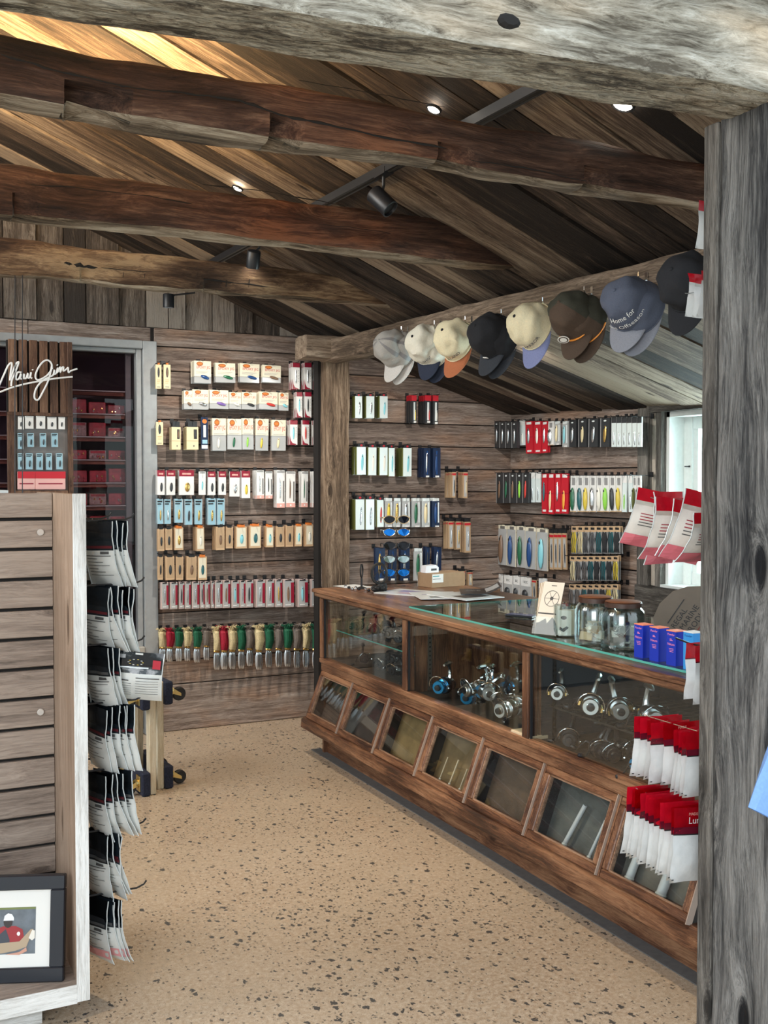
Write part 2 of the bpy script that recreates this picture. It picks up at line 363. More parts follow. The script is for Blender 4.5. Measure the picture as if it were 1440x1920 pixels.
# left stretch of the back wall above the cabinet opening: horizontal boards then vertical gable boards
b=B(); b.box(-3,2.75,YL+.03,YL+.1,2.46,4.6,M_dark); wg=ob('wall_gable',b,kind='structure')
b=B(); b.bbox(-2.2,.85,-.022,0,2.475,2.565,M_slat); ob('plank',b,wg,loc=(0,YL+.03,0))
b=B(); b.bbox(.853,1.605,-.022,0,2.475,2.565,M_slat); ob('plank',b,wg,loc=(0,YL+.03,0))
x=-1.4; i=0
while x<2.7:
    wdt=.11+.10*((i*37%10)/10); x1=min(x+wdt,2.72); zt=ceilz(x,YL)+.03; zt2=ceilz(x1,YL)+.03
    if zt>2.60:
        b=B(); y0=-.02-.008*((i*13)%3)
        lo=2.568
        b.prism([(x+.003,y0,lo),(x1-.003,y0,lo),(x1-.003,y0,max(zt2,lo+.01)),(x+.003,y0,zt)],(0,.02,0),M_gable)
        ob('board',b,wg,loc=(0,YL+.03,0))
    x=x1; i+=1
# side wall (far right): planks, then window frame, then planks
b=B(); b.box(XS,XS+.08,4.86,YR+.1,0,2.3,M_dark); ws=ob('wall_right',b,kind='structure')
rotS=(0,0,-PI/2)
zz=[0]+[.135+.1545*i for i in range(13)]
for i in range(len(zz)-1):
    b=B(); top=zz[i+1]
    b.bbox(0,YR-4.90,-.022,0,zz[i]+.004,top-.004,M_slat,.0025); ob('plank',b,ws,loc=(XS,YR,0),rot=rotS)
b=B(); b.bbox(0,YR-4.90,-.022,0,zz[-1]+.004,2.18,M_slat,.0025); ob('plank',b,ws,loc=(XS,YR,0),rot=rotS)
b=B(); b.box(XS+.0,XS+.06,1.0,4.9,0,.98,M_dark); b.box(XS+.0,XS+.06,1.0,4.9,2.02,2.3,M_dark); b.box(XS,XS+.06,1.0,3.62,.9,2.1,M_dark); ob('wall_right_near',b,kind='structure')
for i in range(6):
    b=B(); b.bbox(0,3.6,-.03,0,.165*i+.003,.165*i+.16,M_gable,.003); ob('plank',b,bpy.data.objects['wall_right_near'],loc=(XS,4.88,0),rot=rotS)
# window 1 in side wall: rough grey-brown casing, white frame, sash, glass
M_case=wood('casing_wood',[(.03,.027,.024),(.10,.09,.08),(.19,.175,.155),(.32,.29,.26)],axis=2,k=1.5,knots=.6,var=.5,bump=.8)
M_caseh=wood('casing_wood_flat',[(.03,.027,.024),(.10,.09,.08),(.19,.175,.155),(.32,.29,.26)],axis=1,k=1.5,knots=.9,var=.5,bump=.8)
M_white=pr('white_window_paint',(.80,.84,.82),.4,var=.05)
M_lightwood=wood('pale_trim_wood',[(.16,.13,.10),(.34,.29,.24),(.5,.44,.37),(.66,.6,.52)],axis=2,k=2,knots=.3,var=.2,bump=.4)
b=B(); b.box(XS-.03,XS+.02,4.80,4.895,.80,2.14,M_case); wn=ob('window_1',b,kind='structure')
b=B(); b.box(XS-.03,XS+.02,3.45,4.80,2.0,2.14,M_caseh); ob('lintel',b,wn)
b=B(); b.box(XS-.045,XS+.02,3.45,4.895,.78,.985,M_caseh); ob('apron_board',b,wn)
b=B(); b.box(XS+.0,XS+.14,4.745,4.80,.985,2.0,M_lightwood); ob('jamb_lining',b,wn)
b=B(); b.box(XS-.02,XS+.14,4.70,4.745,.985,2.0,M_case); ob('jamb_strip',b,wn)
b=B(); b.box(XS-.02,XS+.16,3.6,4.70,.985,1.0,M_white); ob('window_sill',b,wn)
b=B(); b.box(XS+.02,XS+.16,4.675,4.70,1.0,2.0,M_white); b.box(XS+.02,XS+.16,3.6,4.70,1.97,2.0,M_white); ob('window_frame',b,wn)
b=B()
for y0,y1,x0,x1 in ((4.61,4.675,.13,.17),(4.575,4.61,.145,.18),(4.50,4.525,.15,.18)):
    b.box(XS+x0,XS+x1,y0,y1,1.0,1.97,M_white)
b.box(XS+.14,XS+.18,3.6,4.675,1.90,1.97,M_white); b.box(XS+.14,XS+.18,3.6,4.675,1.0,1.07,M_white); b.box(XS+.15,XS+.18,3.6,4.53,1.5,1.53,M_white); b.box(XS+.15,XS+.18,3.95,3.99,1.07,1.9,M_white); ob('sash',b,wn)
M_wglass=glass('window_glass',(.93,1,1),.6,.04)
b=B(); b.box(XS+.163,XS+.167,3.62,4.58,1.05,1.92,M_wglass); ob('pane',b,wn)
b=B(); b.box(XS+.125,XS+.14,4.623,4.631,1.68,1.69,M_black); b.box(XS+.12,XS+.125,4.62,4.66,1.682,1.688,M_black); ob('latch_hook',b,wn)
# ---- ceiling: backing + boards running down the slope
b=B()
for X0,X1 in ((-2.6,XK),(XK,XS+.2)):
    vs=[(X,Y,ceilz(X-1e-6 if X==X1 else X+1e-6,Y)+dz) for dz in (.035,.06) for X,Y in ((X0,2.045),(X1,2.045),(X1,6.8),(X0,6.8))]
    b.add(vs,[(3,2,1,0),(4,5,6,7),(0,1,5,4),(1,2,6,5),(2,3,7,6),(3,0,4,7)],M_dark)
cl=ob('ceiling',b,kind='structure')
def boards(X0,X1,widths,seed):
    rnd=random.Random(seed); y=2.045; i=0
    while y<6.6:
        wd=rnd.uniform(*widths); y1=min(y+wd,6.62); ln=math.hypot(X1-X0,ceilz(X1-1e-4,0)-ceilz(X0+1e-4,0))
        p=Vector((X0,y,ceilz(X0+1e-4,y))); q=Vector((X1,y,ceilz(X1-1e-4,y)))
        ex=(q-p).normalized(); ey=Vector((0,1,.03)).normalized(); ez=ex.cross(ey).normalized(); ey=ez.cross(ex)
        dz=rnd.uniform(-.004,.010)
        mx=Matrix(((ex.x,ey.x,ez.x,p.x),(ex.y,ey.y,ez.y,p.y),(ex.z,ey.z,ez.z,p.z+dz),(0,0,0,1)))
        n=10; vs=[];fs=[]; g=rnd.uniform(.002,.006)
        for k in range(n+1):
            xx=ln*k/n; a=g+noise.noise(Vector((xx*2,seed,i)))*.004; c=(y1-y)-g+noise.noise(Vector((xx*2,seed+5,i)))*.004
            vs+=[(xx,a,0),(xx,c,0),(xx,c,.025),(xx,a,.025)]
        for k in range(n):
            for j in range(4): l=(j+1)%4; fs.append((k*4+j,k*4+l,k*4+4+l,k*4+4+j))
        fs+=[(3,2,1,0),(n*4,n*4+1,n*4+2,n*4+3)]
        bb=B(); bb.add(vs,fs,M_ceil); ob('board',bb,cl,mx=mx)
        y=y1; i+=1
boards(-2.5,XK,(.11,.21),3)
boards(XK,XS+.1,(.11,.19),8)
# ---- logs
def log(name,x0,x1,Y,zb,wd,ht,m,label,notches=(),seed=0,taper=0,amp=.010,bow=0):
    vs,fs=hewn(x1-x0,wd,ht,90,amp,taper,bow,.03,notches,seed,28)
    q_=[f for i_,f in enumerate(fs) if len(f)==4 and (i_%28) in range(0,8)]; o_2=[f for i_,f in enumerate(fs) if not(len(f)==4 and (i_%28) in range(0,8))]
    b=B(); b.add(vs,o_2,m); k_=len(b.v); i_=b.mat(M_pale); b.f+=q_; b.mi+=[i_]*len(q_); return ob(name,b,loc=(x0,Y,zb+ht/2),label=label,cat='beam',smooth=True)
log('tie_beam',-1.6,2.60,2.46,2.418,.13,.165,M_beam,'nearest dark brown hewn log beam with notches, just beyond the opening',
    [(2.0,2.10,.085),(2.48,2.54,.06),(2.95,3.02,.06),(3.42,3.49,.05)],1,.30)
log('tie_beam',-1.6,2.60,3.86,2.51,.14,.185,M_beam,'second reddish brown hewn log beam across the ceiling, pale bark edge below',[(2.05,2.09,.03)],2,.1,.012)
log('tie_beam',-1.6,2.60,5.14,2.545,.13,.165,M_beamold,'farthest and most worn log beam with cracked crumbling pale underside',[(2.5,2.54,.02),(3.1,3.13,.015)],3,.08,.018)
# hat beam along Y
vs,fs=hewn(5.2,.16,.14,80,.008,0,0,.015,(),6,24); b=B(); b.add(vs,fs,M_hatbeam)
ob('hat_beam',b,mx=Matrix.Translation((2.67,6.22,2.432))@Matrix.Rotation(-PI/2,4,'Z')@Matrix.Rotation(.024,4,'Y'),label='long brown timber rail with a row of caps hung on it, running under the sloping ceiling',cat='beam',smooth=True)
# middle post
vs,fs=hewn(2.37,.10,.17,50,.007,0,0,.012,(),12,24); b=B(); b.add(vs,fs,M_brownpost)
ob('wooden_post',b,mx=Matrix.Translation((2.708,6.225,0))@Matrix.Rotation(-PI/2,4,'Y'),label='square brown timber post between the two slatted back walls, behind the counter end',cat='post',smooth=True)
vs,fs=hewn(.27,.20,.14,12,.006,0,0,.012,(),15,24); b=B(); b.add(vs,fs,M_hatbeam)
ob('post_cap_block',b,loc=(2.43,6.12,2.44),label='short timber block sitting on top of the square brown post',cat='block',smooth=True)
# front opening: header + near post
YN=1.83; YF=2.03; HH=2.52
vs,fs=hewn(4.6,.205,.30,140,.009,0,0,.012,[],21,40)
b=B(); q_=[f for i_,f in enumerate(fs) if len(f)==4 and (i_%40) in range(0,11)]; b.add(vs,[f for i_,f in enumerate(fs) if not(len(f)==4 and (i_%40) in range(0,11))],M_header); i_=b.mat(M_headu); b.f+=q_; b.mi+=[i_]*len(q_)
hd=ob('header_beam',b,mx=Matrix.Translation((1.95,(YN+YF)/2,HH+.15))@Matrix.Rotation(math.radians(-2.6),4,'Z')@Matrix.Rotation(-.022,4,'Y')@Matrix.Translation((-3.85,0,0)),label='pale weathered header beam across the top of the opening, with a dark knot hole',cat='beam',smooth=True)
b=B(); vs,fs=hewn(4.6,.10,.05,60,.004,0,0,.006,(),23,20); b.add(vs,fs,M_post)
ob('header_plank',b,mx=Matrix.Translation((1.95,YN-.068,HH+.245))@Matrix.Rotation(math.radians(-2.6),4,'Z')@Matrix.Rotation(-.022,4,'Y')@Matrix.Translation((-3.85,0,0)),label='light grey plank fixed along the front face of the weathered header beam',cat='plank',smooth=True)
p=onY(940,50,YN-.012)
b=B(); b.lathe([(.001,-.012),(.026,-.010),(.03,.0),(.02,.006)],M_dark,10); k=ob('knot_hole',b,hd)
k.matrix_parent_inverse=Matrix.Identity(4); k.matrix_local=hd.matrix_world.inverted()@Matrix.Translation(Vector((p.x,p.y-.03,p.z)))@Matrix.Rotation(PI/2,4,'X')@Matrix.Diagonal((.9,.5,1,1))
XP=1.952
vs,fs=hewn(HH,.20,.26,110,.007,0,0,.010,(),31,40); b=B(); b.add(vs,fs,M_post)
ob('wooden_post',b,mx=Matrix.Translation((XP+.13,(YN+YF)/2,0))@Matrix.Rotation(-PI/2,4,'Y')@Matrix.Rotation(0,4,'X'),label='thick grey weathered post with knots, nearest the viewer under the header beam',cat='post',smooth=True)
b=B(); b.bbox(XP-.0,XP+.22,YF+.003,YF+.055,0,HH+.0,M_case,.004); ob('post_back_board',b,label='dark narrow board fixed along the rear edge of the near grey post',cat='board')

b=B(); X0_,X1_=-2.6,XS+.1
pts=[(X0_,2.0,2.74),(2.05,2.0,2.86)]
b.prism([(-2.6,1.97,2.80),(1.75,1.97,2.80),(-2.6,1.97,ceilz(-2.6,2.05)+.05)],(0,.06,0),M_gable); ob('wall_front_daylight_block',b,kind='structure')  # unseen infill above the header, added to keep daylight off the ceiling

def crack(bm_o,Y,pts,r=.004,seed=0):
    P3=[]
    for (x0,y0),(x1,y1) in zip(pts,pts[1:]):
        for k in range(6):
            t=k/6; q=onY(x0+(x1-x0)*t,y0+(y1-y0)*t+2.2*noise.noise(Vector((x0*.05+k*.9,seed,3.3))),Y); P3.append(q-bm_o.location)
    rr=[r*(.35+.65*abs(noise.noise(Vector((i*.31,seed,0))))*2) for i in range(len(P3))]; rr[0]=rr[-1]=.0008
    c=B(); c.tube([(p.x,p.y,p.z) for p in P3],rr,M_dark,5); ob('crack',c,bm_o)
tb=[o for o in COL.objects if o.name.startswith('tie_beam')]
crack(tb[0],2.398,[(0,101),(100,131),(200,155),(285,170),(350,174)],.004,1); crack(tb[0],2.398,[(330,172),(450,188),(525,216),(600,230),(720,258),(860,282)],.005,2); crack(tb[0],2.398,[(880,300),(1000,318),(1120,344)],.0025,3); crack(tb[0],2.398,[(560,150),(700,175),(860,205)],.0018,9)
crack(tb[1],3.793,[(0,343),(140,352),(280,368),(420,392)],.003,4); crack(tb[1],3.793,[(380,345),(520,362),(680,392)],.003,5); crack(tb[1],3.793,[(560,415),(700,432),(800,452)],.0025,6)
crack(tb[2],5.078,[(0,480),(60,484),(110,492),(150,498),(190,503)],.011,7); crack(tb[2],5.078,[(190,503),(300,512),(420,528),(560,545)],.004,8)
for k,px in enumerate((232,272,318,344,376,426,468)): crack(tb[2],5.078,[(px,508+.03*(px-190)*1.6),(px-3,529+.03*(px-190)*1.9)],.003,20+k)
# ================================================================ FURNITURE
def part(name,b,parent,smooth=False,label=None,kind=None):
    o=ob(name,b,parent,smooth=smooth,label=label,kind=kind); q=parent; off=Vector((0,0,0))
    while q: off+=q.location; q=q.parent
    o.location=-off; return o
M_oak=wood('varnished_oak',[(.03,.012,.007),(.095,.038,.019),(.19,.085,.042),(.33,.17,.09)],axis=1,k=2.0,knots=.35,var=.25,bump=.35,rough=.38,coat=.35,blotch=.5)
M_oakz=wood('varnished_oak_upright',[(.03,.012,.007),(.095,.038,.019),(.19,.085,.042),(.33,.17,.09)],axis=2,k=2.0,knots=.35,var=.25,bump=.35,rough=.38,coat=.35,blotch=.5)
M_pane=glass('case_glass',(.95,.97,.96),.7,.05)
M_topglass=glass('counter_top_glass',(.86,.95,.93),.85,.10)
M_gedge=pr('glass_green_edge',(.10,.42,.36),.15,spec=.8)
M_inner=pr('case_inner_dark',(.035,.028,.024),.7,var=.3,bs=8)
CZ=.97; CX0=2.31; CX1=3.22; CY0=2.20; CY1=5.66; GX=2.365
ctr=emp('display_counter',(2.76,3.93,0),label='long antique oak shop counter with glass display bays above slanted glazed bins',cat='counter')
# top
b=B()
for (a,c,d) in ((0,.0,.022),(.012,.022,.045)):
    b.bbox(CX0+a,CX0+.16,CY0,CY1-a,CZ-d,CZ-c,M_oak,.004)
b.bbox(CX0+.16,CX1,4.60,CY1-.0,CZ-.022,CZ,M_oak,.003)
part('counter_top',b,ctr)
b=B(); b.bbox(CX1-.10,CX1,CY0,4.60,CZ-.03,CZ,M_oak,.003); part('rear_rail',b,ctr)
b=B(); b.box(CX0+.075,CX1-.03,CY0,4.56,CZ+.001,CZ+.009,M_topglass); tg=part('glass_top',b,ctr)
b=B(); b.box(CX0+.073,CX0+.0752,CY0,4.56,CZ+.001,CZ+.009,M_gedge); b.box(CX0+.073,CX1-.03,4.5602,4.5625,CZ+.001,CZ+.009,M_gedge)
e_=ob('glass_edge',b,tg)
# carcass rails/stiles
b=B(); b.bbox(GX-.02,GX+.03,CY0,CY1-.03,.915,CZ-.045,M_oak,.003); part('upper_rail',b,ctr)
b=B(); b.bbox(GX-.02,GX+.03,CY0,CY1-.03,.535,.565,M_oak,.004); b.bbox(GX-.008,GX+.03,CY0,CY1-.03,.49,.535,M_oak,.003); part('lower_rail',b,ctr)
ysp=[CY1-.03,4.545,3.486,2.43]
for i,y in enumerate([CY1-.055,4.545,3.486,2.43,CY0+.02]):
    b=B(); b.bbox(GX-.018,GX+.03,y-.022,y+.022,.565,.915,M_oakz,.003); part('stile',b,ctr)
for y0,y1 in ((CY1-.077,4.567),(4.523,3.508),(3.464,2.452)):
    b=B(); b.box(GX,GX+.005,y1,y0,.565,.915,M_pane); part('glass_pane',b,ctr)
    b=B()
    for yy in (y1+.002,y0-.008): b.box(GX-.01,GX+.0,yy,yy+.006,.567,.913,M_black)
    part('pane_seal',b,ctr)
b=B(); b.box(GX,CX1-.03,CY0,CY1-.03,.54,.555,M_inner); part('case_deck',b,ctr)
b=B(); b.bbox(CX1-.05,CX1-.02,CY0,4.56,.0,CZ-.03,M_oakz,.003)
part('back_panel',b,ctr)
for y0 in (4.50,4.05,3.6):
    b=B(); b.bbox(CX1-.075,CX1-.052,y0-.40,y0,.60,.90,M_oakz,.006); b.bbox(CX1-.085,CX1-.076,y0-.34,y0-.06,.66,.84,M_oakz,.004); part('back_door',b,ctr)
for y in (4.53,3.48):
    b=B(); b.box(GX+.04,CX1-.05,y-.01,y+.01,.555,CZ-.03,M_oakz); part('partition',b,ctr)
    b=B(); 
    for xx in (GX+.10,CX1-.14):
        b.box(xx,xx+.02,y-.018,y-.01,.56,.93,pr('shelf_standard_metal',(.22,.20,.17),.4,metal=.8))
        for k in range(16): b.box(xx+.006,xx+.014,y-.0185,y-.018,.575+.022*k,.583+.022*k,M_dark)
    part('shelf_standard',b,ctr)
b=B(); b.box(GX+.07,CX1-.3,4.58,CY1-.08,.722,.728,M_pane); b.box(GX+.068,GX+.07,4.58,CY1-.08,.722,.728,M_gedge); part('glass_shelf',b,ctr)
M_wire=pr('dark_wire_shelf',(.05,.048,.045),.5,metal=.5)
b=B()
for k in range(26): b.box(GX+.08,CX1-.28,2.24+.047*k,2.246+.047*k,.695,.70,M_wire)
for xx in (GX+.08,GX+.14,GX+.20,GX+.3,GX+.4): b.box(xx,xx+.006,2.22,3.46,.688,.695,M_wire)
part('wire_shelf',b,ctr,kind='stuff')
b=B(); b.box(GX,CX1-.03,CY1-.055,CY1-.03,.0,.54,M_oakz); part('end_panel',b,ctr)
b=B(); b.box(CX1-.20,CX1-.19,2.22,3.465,.556,.93,pr('dark_lining',(.025,.03,.038),.6)); b.box(GX+.05,CX1-.19,3.462,3.47,.556,.93,pr('dark_lining',(.025,.03,.038),.6)); part('bay_lining',b,ctr)
b=B(); b.bbox(GX-.0,CX1-.03,CY1-.06,CY1-.03,.915,CZ-.03,M_oakz); b.bbox(CX1-.06,CX1-.03,CY1-.08,CY1-.03,.54,.95,M_oakz); b.box(GX+.02,CX1-.06,CY1-.045,CY1-.04,.55,.915,M_pane); part('end_frame',b,ctr)
# slanted bins : frame from S0 (top) to S1 (bottom)
S0=Vector((2.372,0,.487)); S1=Vector((2.268,0,.215)); sd=(S1-S0); SL=sd.length; sd.normalize(); sn=Vector((sd.z,0,-sd.x)) # outward normal
if sn.x>0: sn=-sn
def SM(y):  # local: x along -Y (screen right), y into the case, z up along slant
    return Matrix(((0,-sn.x,-sd.x,S0.x),(-1,0,0,y),(0,-sn.z,-sd.z,S0.z),(0,0,0,1)))
b=B(); y=CY1-.03; b.box(0,CY1-.03-CY0,.012,.03,-.0,.012,M_oak,SM(y)); part('bin_head_rail',b,ctr)
pit=.4555; bcol=[(.07,.05,.042),(.075,.052,.046),(.28,.19,.085),(.22,.15,.075),(.13,.085,.055),(.13,.13,.12),(.17,.155,.13)]
M_bead=wood('oak_bead_light',[(.10,.05,.03),(.20,.11,.065),(.32,.19,.12),(.45,.30,.2)],axis=1,k=2,knots=0,var=.2,bump=.2,rough=.35,coat=.3)
M_lead=pr('bin_bead_pale',(.42,.33,.27),.4)
for i in range(7):
    ya=CY1-.035-pit*i; mx=SM(ya); wB=pit-.02
    if ya-wB<CY0: wB=ya-CY0
    d=B(); t=.032
    for (x0,x1,z0,z1,mm) in ((0,wB,-t,0,M_oak),(0,wB,-SL,-SL+t,M_oak),(0,t,-SL+t,-t,M_oakz),(wB-t,wB,-SL+t,-t,M_oakz)):
        d.bbox(x0,x1,-.012,.012,z0,z1,mm,.004,mx)
    for (x0,x1,z0,z1) in ((t,wB-t,-t-.006,-t),(t,wB-t,-SL+t,-SL+t+.006),(t,t+.006,-SL+t,-t),(wB-t-.006,wB-t,-SL+t,-t)):
        d.box(x0,x1,-.006,.01,z0,z1,M_bead,mx)
    dr=part('bin_door',d,ctr)
    g=B(); g.box(t,wB-t,.0,.003,-SL+t,-t,M_pane,mx); ob('glass_pane',g,dr)
    g=B(); g.box(-.016,-.006,-.006,.02,-SL,0,M_oakz,mx); ob('edge_bead',g,dr); g=B(); g.box(wB,wB+.003,-.016,.01,-SL,0,M_lead,mx); ob('edge_bead',g,dr)
    g=B(); mt=pr('bin_lining_%d'%i,bcol[i],.8,var=.35,bs=14)
    g.box(.01,wB-.01,.075,.085,-SL+.0,-.005,mt,mx); g.box(.01,wB-.01,.012,.085,-SL-.0,-SL+.01,mt,mx); g.box(.0,.012,.012,.085,-SL,0,M_inner,mx); g.box(wB-.012,wB,.012,.085,-SL,0,M_inner,mx)
    part('bin_liner',g,ctr)
b=B(); LW=.105
rp=[(S1.x+.004,S1.z+.002),(S1.x-.020,S1.z-.012),(S1.x-.024,S1.z-.060),(S1.x+.03,S1.z-.095),(S1.x+.10,S1.z-.095),(S1.x+.10,S1.z+.002)]
b.prism([(x,CY0,z) for x,z in rp],(0,CY1-CY0+.01,0),M_oak); part('bottom_rail',b,ctr)
b=B(); b.bbox(2.385,2.42,CY0,CY1-.02,0,.125,M_oak,.003); part('plinth',b,ctr)
b=B(); b.box(2.325,2.385,CY0,CY1+.05,.0005,.004,pr('grey_floor_strip',(.12,.12,.12),.7,var=.2)); ob('floor_strip',b,label='thin grey mat strip on the floor along the foot of the counter',cat='mat')
# things lying in bins 4,6,7: pale strips
M_strip=pr('clear_plastic_tube',(.62,.64,.66),.2,spec=.8); M_strip2=pr('pale_label_strip',(.62,.52,.38),.5)
def tubeitem(i,u,v0,v1,wd,m,lab,tilt=0,flat=False):
    ya=CY1-.035-pit*i; mx=SM(ya)
    b=B()
    if flat: b.bbox(u-wd/2,u+wd/2,.045,.07,-SL+v0,-SL+v1,m,.004,mx)
    else: b.tube([(u,.05,-SL+v0),(u+tilt/2,.05,-SL+(v0+v1)/2),(u+tilt,.05,-SL+v1)],wd/2,m,10,mx); b.tube([(u,.05,-SL+v0-.002),(u,.05,-SL+v0+.004)],wd/2+.002,M_white,10,mx)
    ob('rod_tube',b,label=lab,cat='tube',smooth=not flat)
for k,(i,u,v0,v1,wd,m,tl) in enumerate([(3,.11,.035,.14,.006,M_strip2,.01),(3,.20,.035,.15,.008,M_strip2,.012),(3,.29,.035,.13,.006,M_strip2,.01),(5,.16,.035,.20,.018,M_strip,.05),(5,.31,.035,.18,.012,M_strip,.03),(6,.08,.035,.20,.03,M_strip,.02),(6,.24,.035,.20,.035,M_strip,.02)]):
    tubeitem(i,u,v0,v1,wd,m,'%s lying in the %s slanted bin, %s'%(('slim tan stick' if i==3 else 'clear plastic tube'),('fourth','','sixth','seventh')[i-3],('first from its far side','second from its far side','nearest its near side','on its far side','on its near side','wide and far','wide and near')[k]),tl)
# ---------------------------------------------------------------- left slatwall display fixture
M_fix=wood('fixture_laminate',[(.10,.075,.06),(.24,.185,.15),(.34,.27,.22),(.43,.35,.29)],axis=0,k=1.4,knots=.5,var=.25,bump=.15,rough=.5,contrast=.8)
M_fixz=wood('fixture_laminate_side',[(.12,.075,.05),(.27,.185,.13),(.37,.265,.195),(.46,.35,.27)],axis=2,k=1.0,knots=.9,var=.2,bump=.15,rough=.5,contrast=.8)
M_fixw=wood('fixture_white_edge',[(.42,.40,.37),(.62,.60,.57),(.78,.77,.74),(.88,.87,.85)],axis=2,k=2.5,knots=.1,var=.1,bump=.4,rough=.6,stretch=22)
M_fixwx=wood('fixture_white_front',[(.42,.40,.37),(.62,.60,.57),(.78,.77,.74),(.88,.87,.85)],axis=0,k=2.5,knots=.1,var=.1,bump=.4,rough=.6,stretch=22)
FXi=.518; FXo=.548; FY0=3.07; FY1=3.46; FT=1.562
fx=emp('display_fixture',(0,3.3,0),label='slatted wood-look display fixture with white front edges, holding a framed photo',cat='display stand')
b=B(); b.box(FXi,FXo,FY0+.004,FY1+.35,.11,FT,M_fixz); sp_=part('side_panel',b,fx)
b=B(); b.bbox(FXi-.003,FXo+.004,FY0-.004,FY0+.004,.085,FT+.002,M_fixw,.001); part('edge_band',b,sp_)
b=B(); b.box(-.9,FXi,FY1+.012,FY1+.03,.13,FT,M_dark); part('back_board',b,fx)
z=FT; i=0
hs=[.088]+[.0955-.0]*14
while z>.2 and i<15:
    hh=hs[i]; z0=max(z-hh+.0,.14)
    b=B(); b.bbox(-.9,FXi-.001,FY1-.006,FY1+.012,z0+.011 if i else z0+.011,z,M_fix,.002); part('slat_board',b,fx); z=z0; i+=1
b=B(); b.box(-.9,FXi,FY0,FY1+.01,.10,.135,M_fix); part('deck',b,fx)
b=B(); b.bbox(-.9,FXi-.002,FY0-.005,FY0,.082,.137,M_fixwx,.001); part('deck_edge',b,fx)
b=B(); b.box(-.9,.43,FY0+.09,FY0+.12,0,.10,M_fixwx); part('toe_board',b,fx)
b=B(); b.box(-.9,.47,FY1-.05,FY1+.3,0,.10,M_fix); part('rear_toe_board',b,fx)
for py in (998,1335):
    q=onY(76,py,FY1-.008); b=B(); b.lathe([(.011,0),(.011,.003),(.009,.005)],pr('plug_disc',(.55,.50,.45),.5),14,Matrix.Translation(q)@Matrix.Rotation(PI/2,4,'X')); part('screw_cap',b,fx)
# side slatwall (hooks side)
for k in range(14):
    b=B(); b.box(FXo+.001,FXo+.006,FY0+.06,FY1+.33,.15+.1*k,.24+.1*k,M_fix); part('side_slat',b,fx)
b=B(); b.box(.30,.40,3.60,3.75,FT-.03,FT+.008,M_white); b.box(.30,.40,3.60,3.603,FT-.2,FT-.03,M_white); ob('white_sign_back',b,label='sliver of white card standing just behind the top of the display fixture',cat='card')
# framed photo
fr=emp('picture_frame',(.255,3.195,.137),(math.radians(-7),0,math.radians(-22)),label='black framed fishing photo with wide white mat, standing on the fixture deck',cat='picture frame')
M_fb=pr('frame_black',(.006,.008,.014),.35); M_mat=pr('white_mat',(.72,.70,.66),.8)
W0,W1,HF=-.16,.245,.305
b=B(); fwid=.042
for x0,x1,z0,z1 in ((W0,W1,0,fwid),(W0,W1,HF-fwid,HF),(W0,W0+fwid,fwid,HF-fwid),(W1-fwid,W1,fwid,HF-fwid)): b.bbox(x0,x1,-.0,.025,z0,z1,M_fb,.003)
ob('frame',b,fr)
b=B(); b.box(W0+.03,W1-.03,.010,.013,.03,HF-.03,M_mat); ob('mat',b,fr)
ph=B(); P0=(.0,.155); # photo x range, z range
X0,X1,Z0,Z1=-.06,.160,.080,.213
C=lambda n,c: pr('print_'+n,c,.55)
ph.poly([(X0,.0095,Z0),(X1,.0095,Z0),(X1,.0095,Z1),(X0,.0095,Z1)],pr('print_water',(.13,.15,.17),.5,var=.35,bs=30))
ph.poly([(X0,.0093,Z1-.006),(X1,.0093,Z1-.006),(X1,.0093,Z1),(X0,.0093,Z1)],C('bank',(.16,.19,.06)))
def pp(pts,y,c,n): ph.poly([(x,.0093-.0003*y,z) for x,z in pts],C(n,c))
cx=.085
pp([(cx-.055,.10),(cx-.045,.148),(cx-.018,.16),(cx+.018,.160),(cx+.038,.15),(cx+.045,.115),(cx+.03,.095),(cx-.04,.09)],1,(.30,.025,.03),'shirt')
pp([(cx-.035,.105),(cx-.03,.135),(cx-.01,.152),(cx+.002,.12),(cx-.002,.10)],2,(.05,.055,.07),'vest')
ph.ell(cx-.004,.172,.013,.017,.0085,C('face',(.035,.028,.026)))
ph.poly([(cx-.017,.0083,.176),(cx-.014,.0083,.19),(cx-.004,.0083,.197),(cx+.007,.0083,.194),(cx+.013,.0083,.184),(cx+.013,.0083,.176)],C('cap',(.75,.75,.75)))
pp([(X0,.094),(cx-.03,.112),(cx+.03,.116),(cx+.062,.150),(cx+.070,.150),(cx+.058,.12),(cx+.05,.10),(cx+.02,.090),(cx-.03,.082),(X0,.078)],4,(.40,.30,.20),'fish')
pp([(cx+.056,.125),(cx+.066,.148),(cx+.074,.146),(cx+.074,.124),(cx+.066,.118)],5,(.72,.68,.60),'tail')
pp([(cx-.01,.080),(cx+.03,.086),(cx+.05,.099),(cx+.052,.088),(cx+.03,.078)],5,(.55,.28,.20),'hand')
ph.ell(cx+.027,.138,.005,.006,.0078,C('badge',(.75,.70,.68)))
ob('printed_photo',ph,fr)
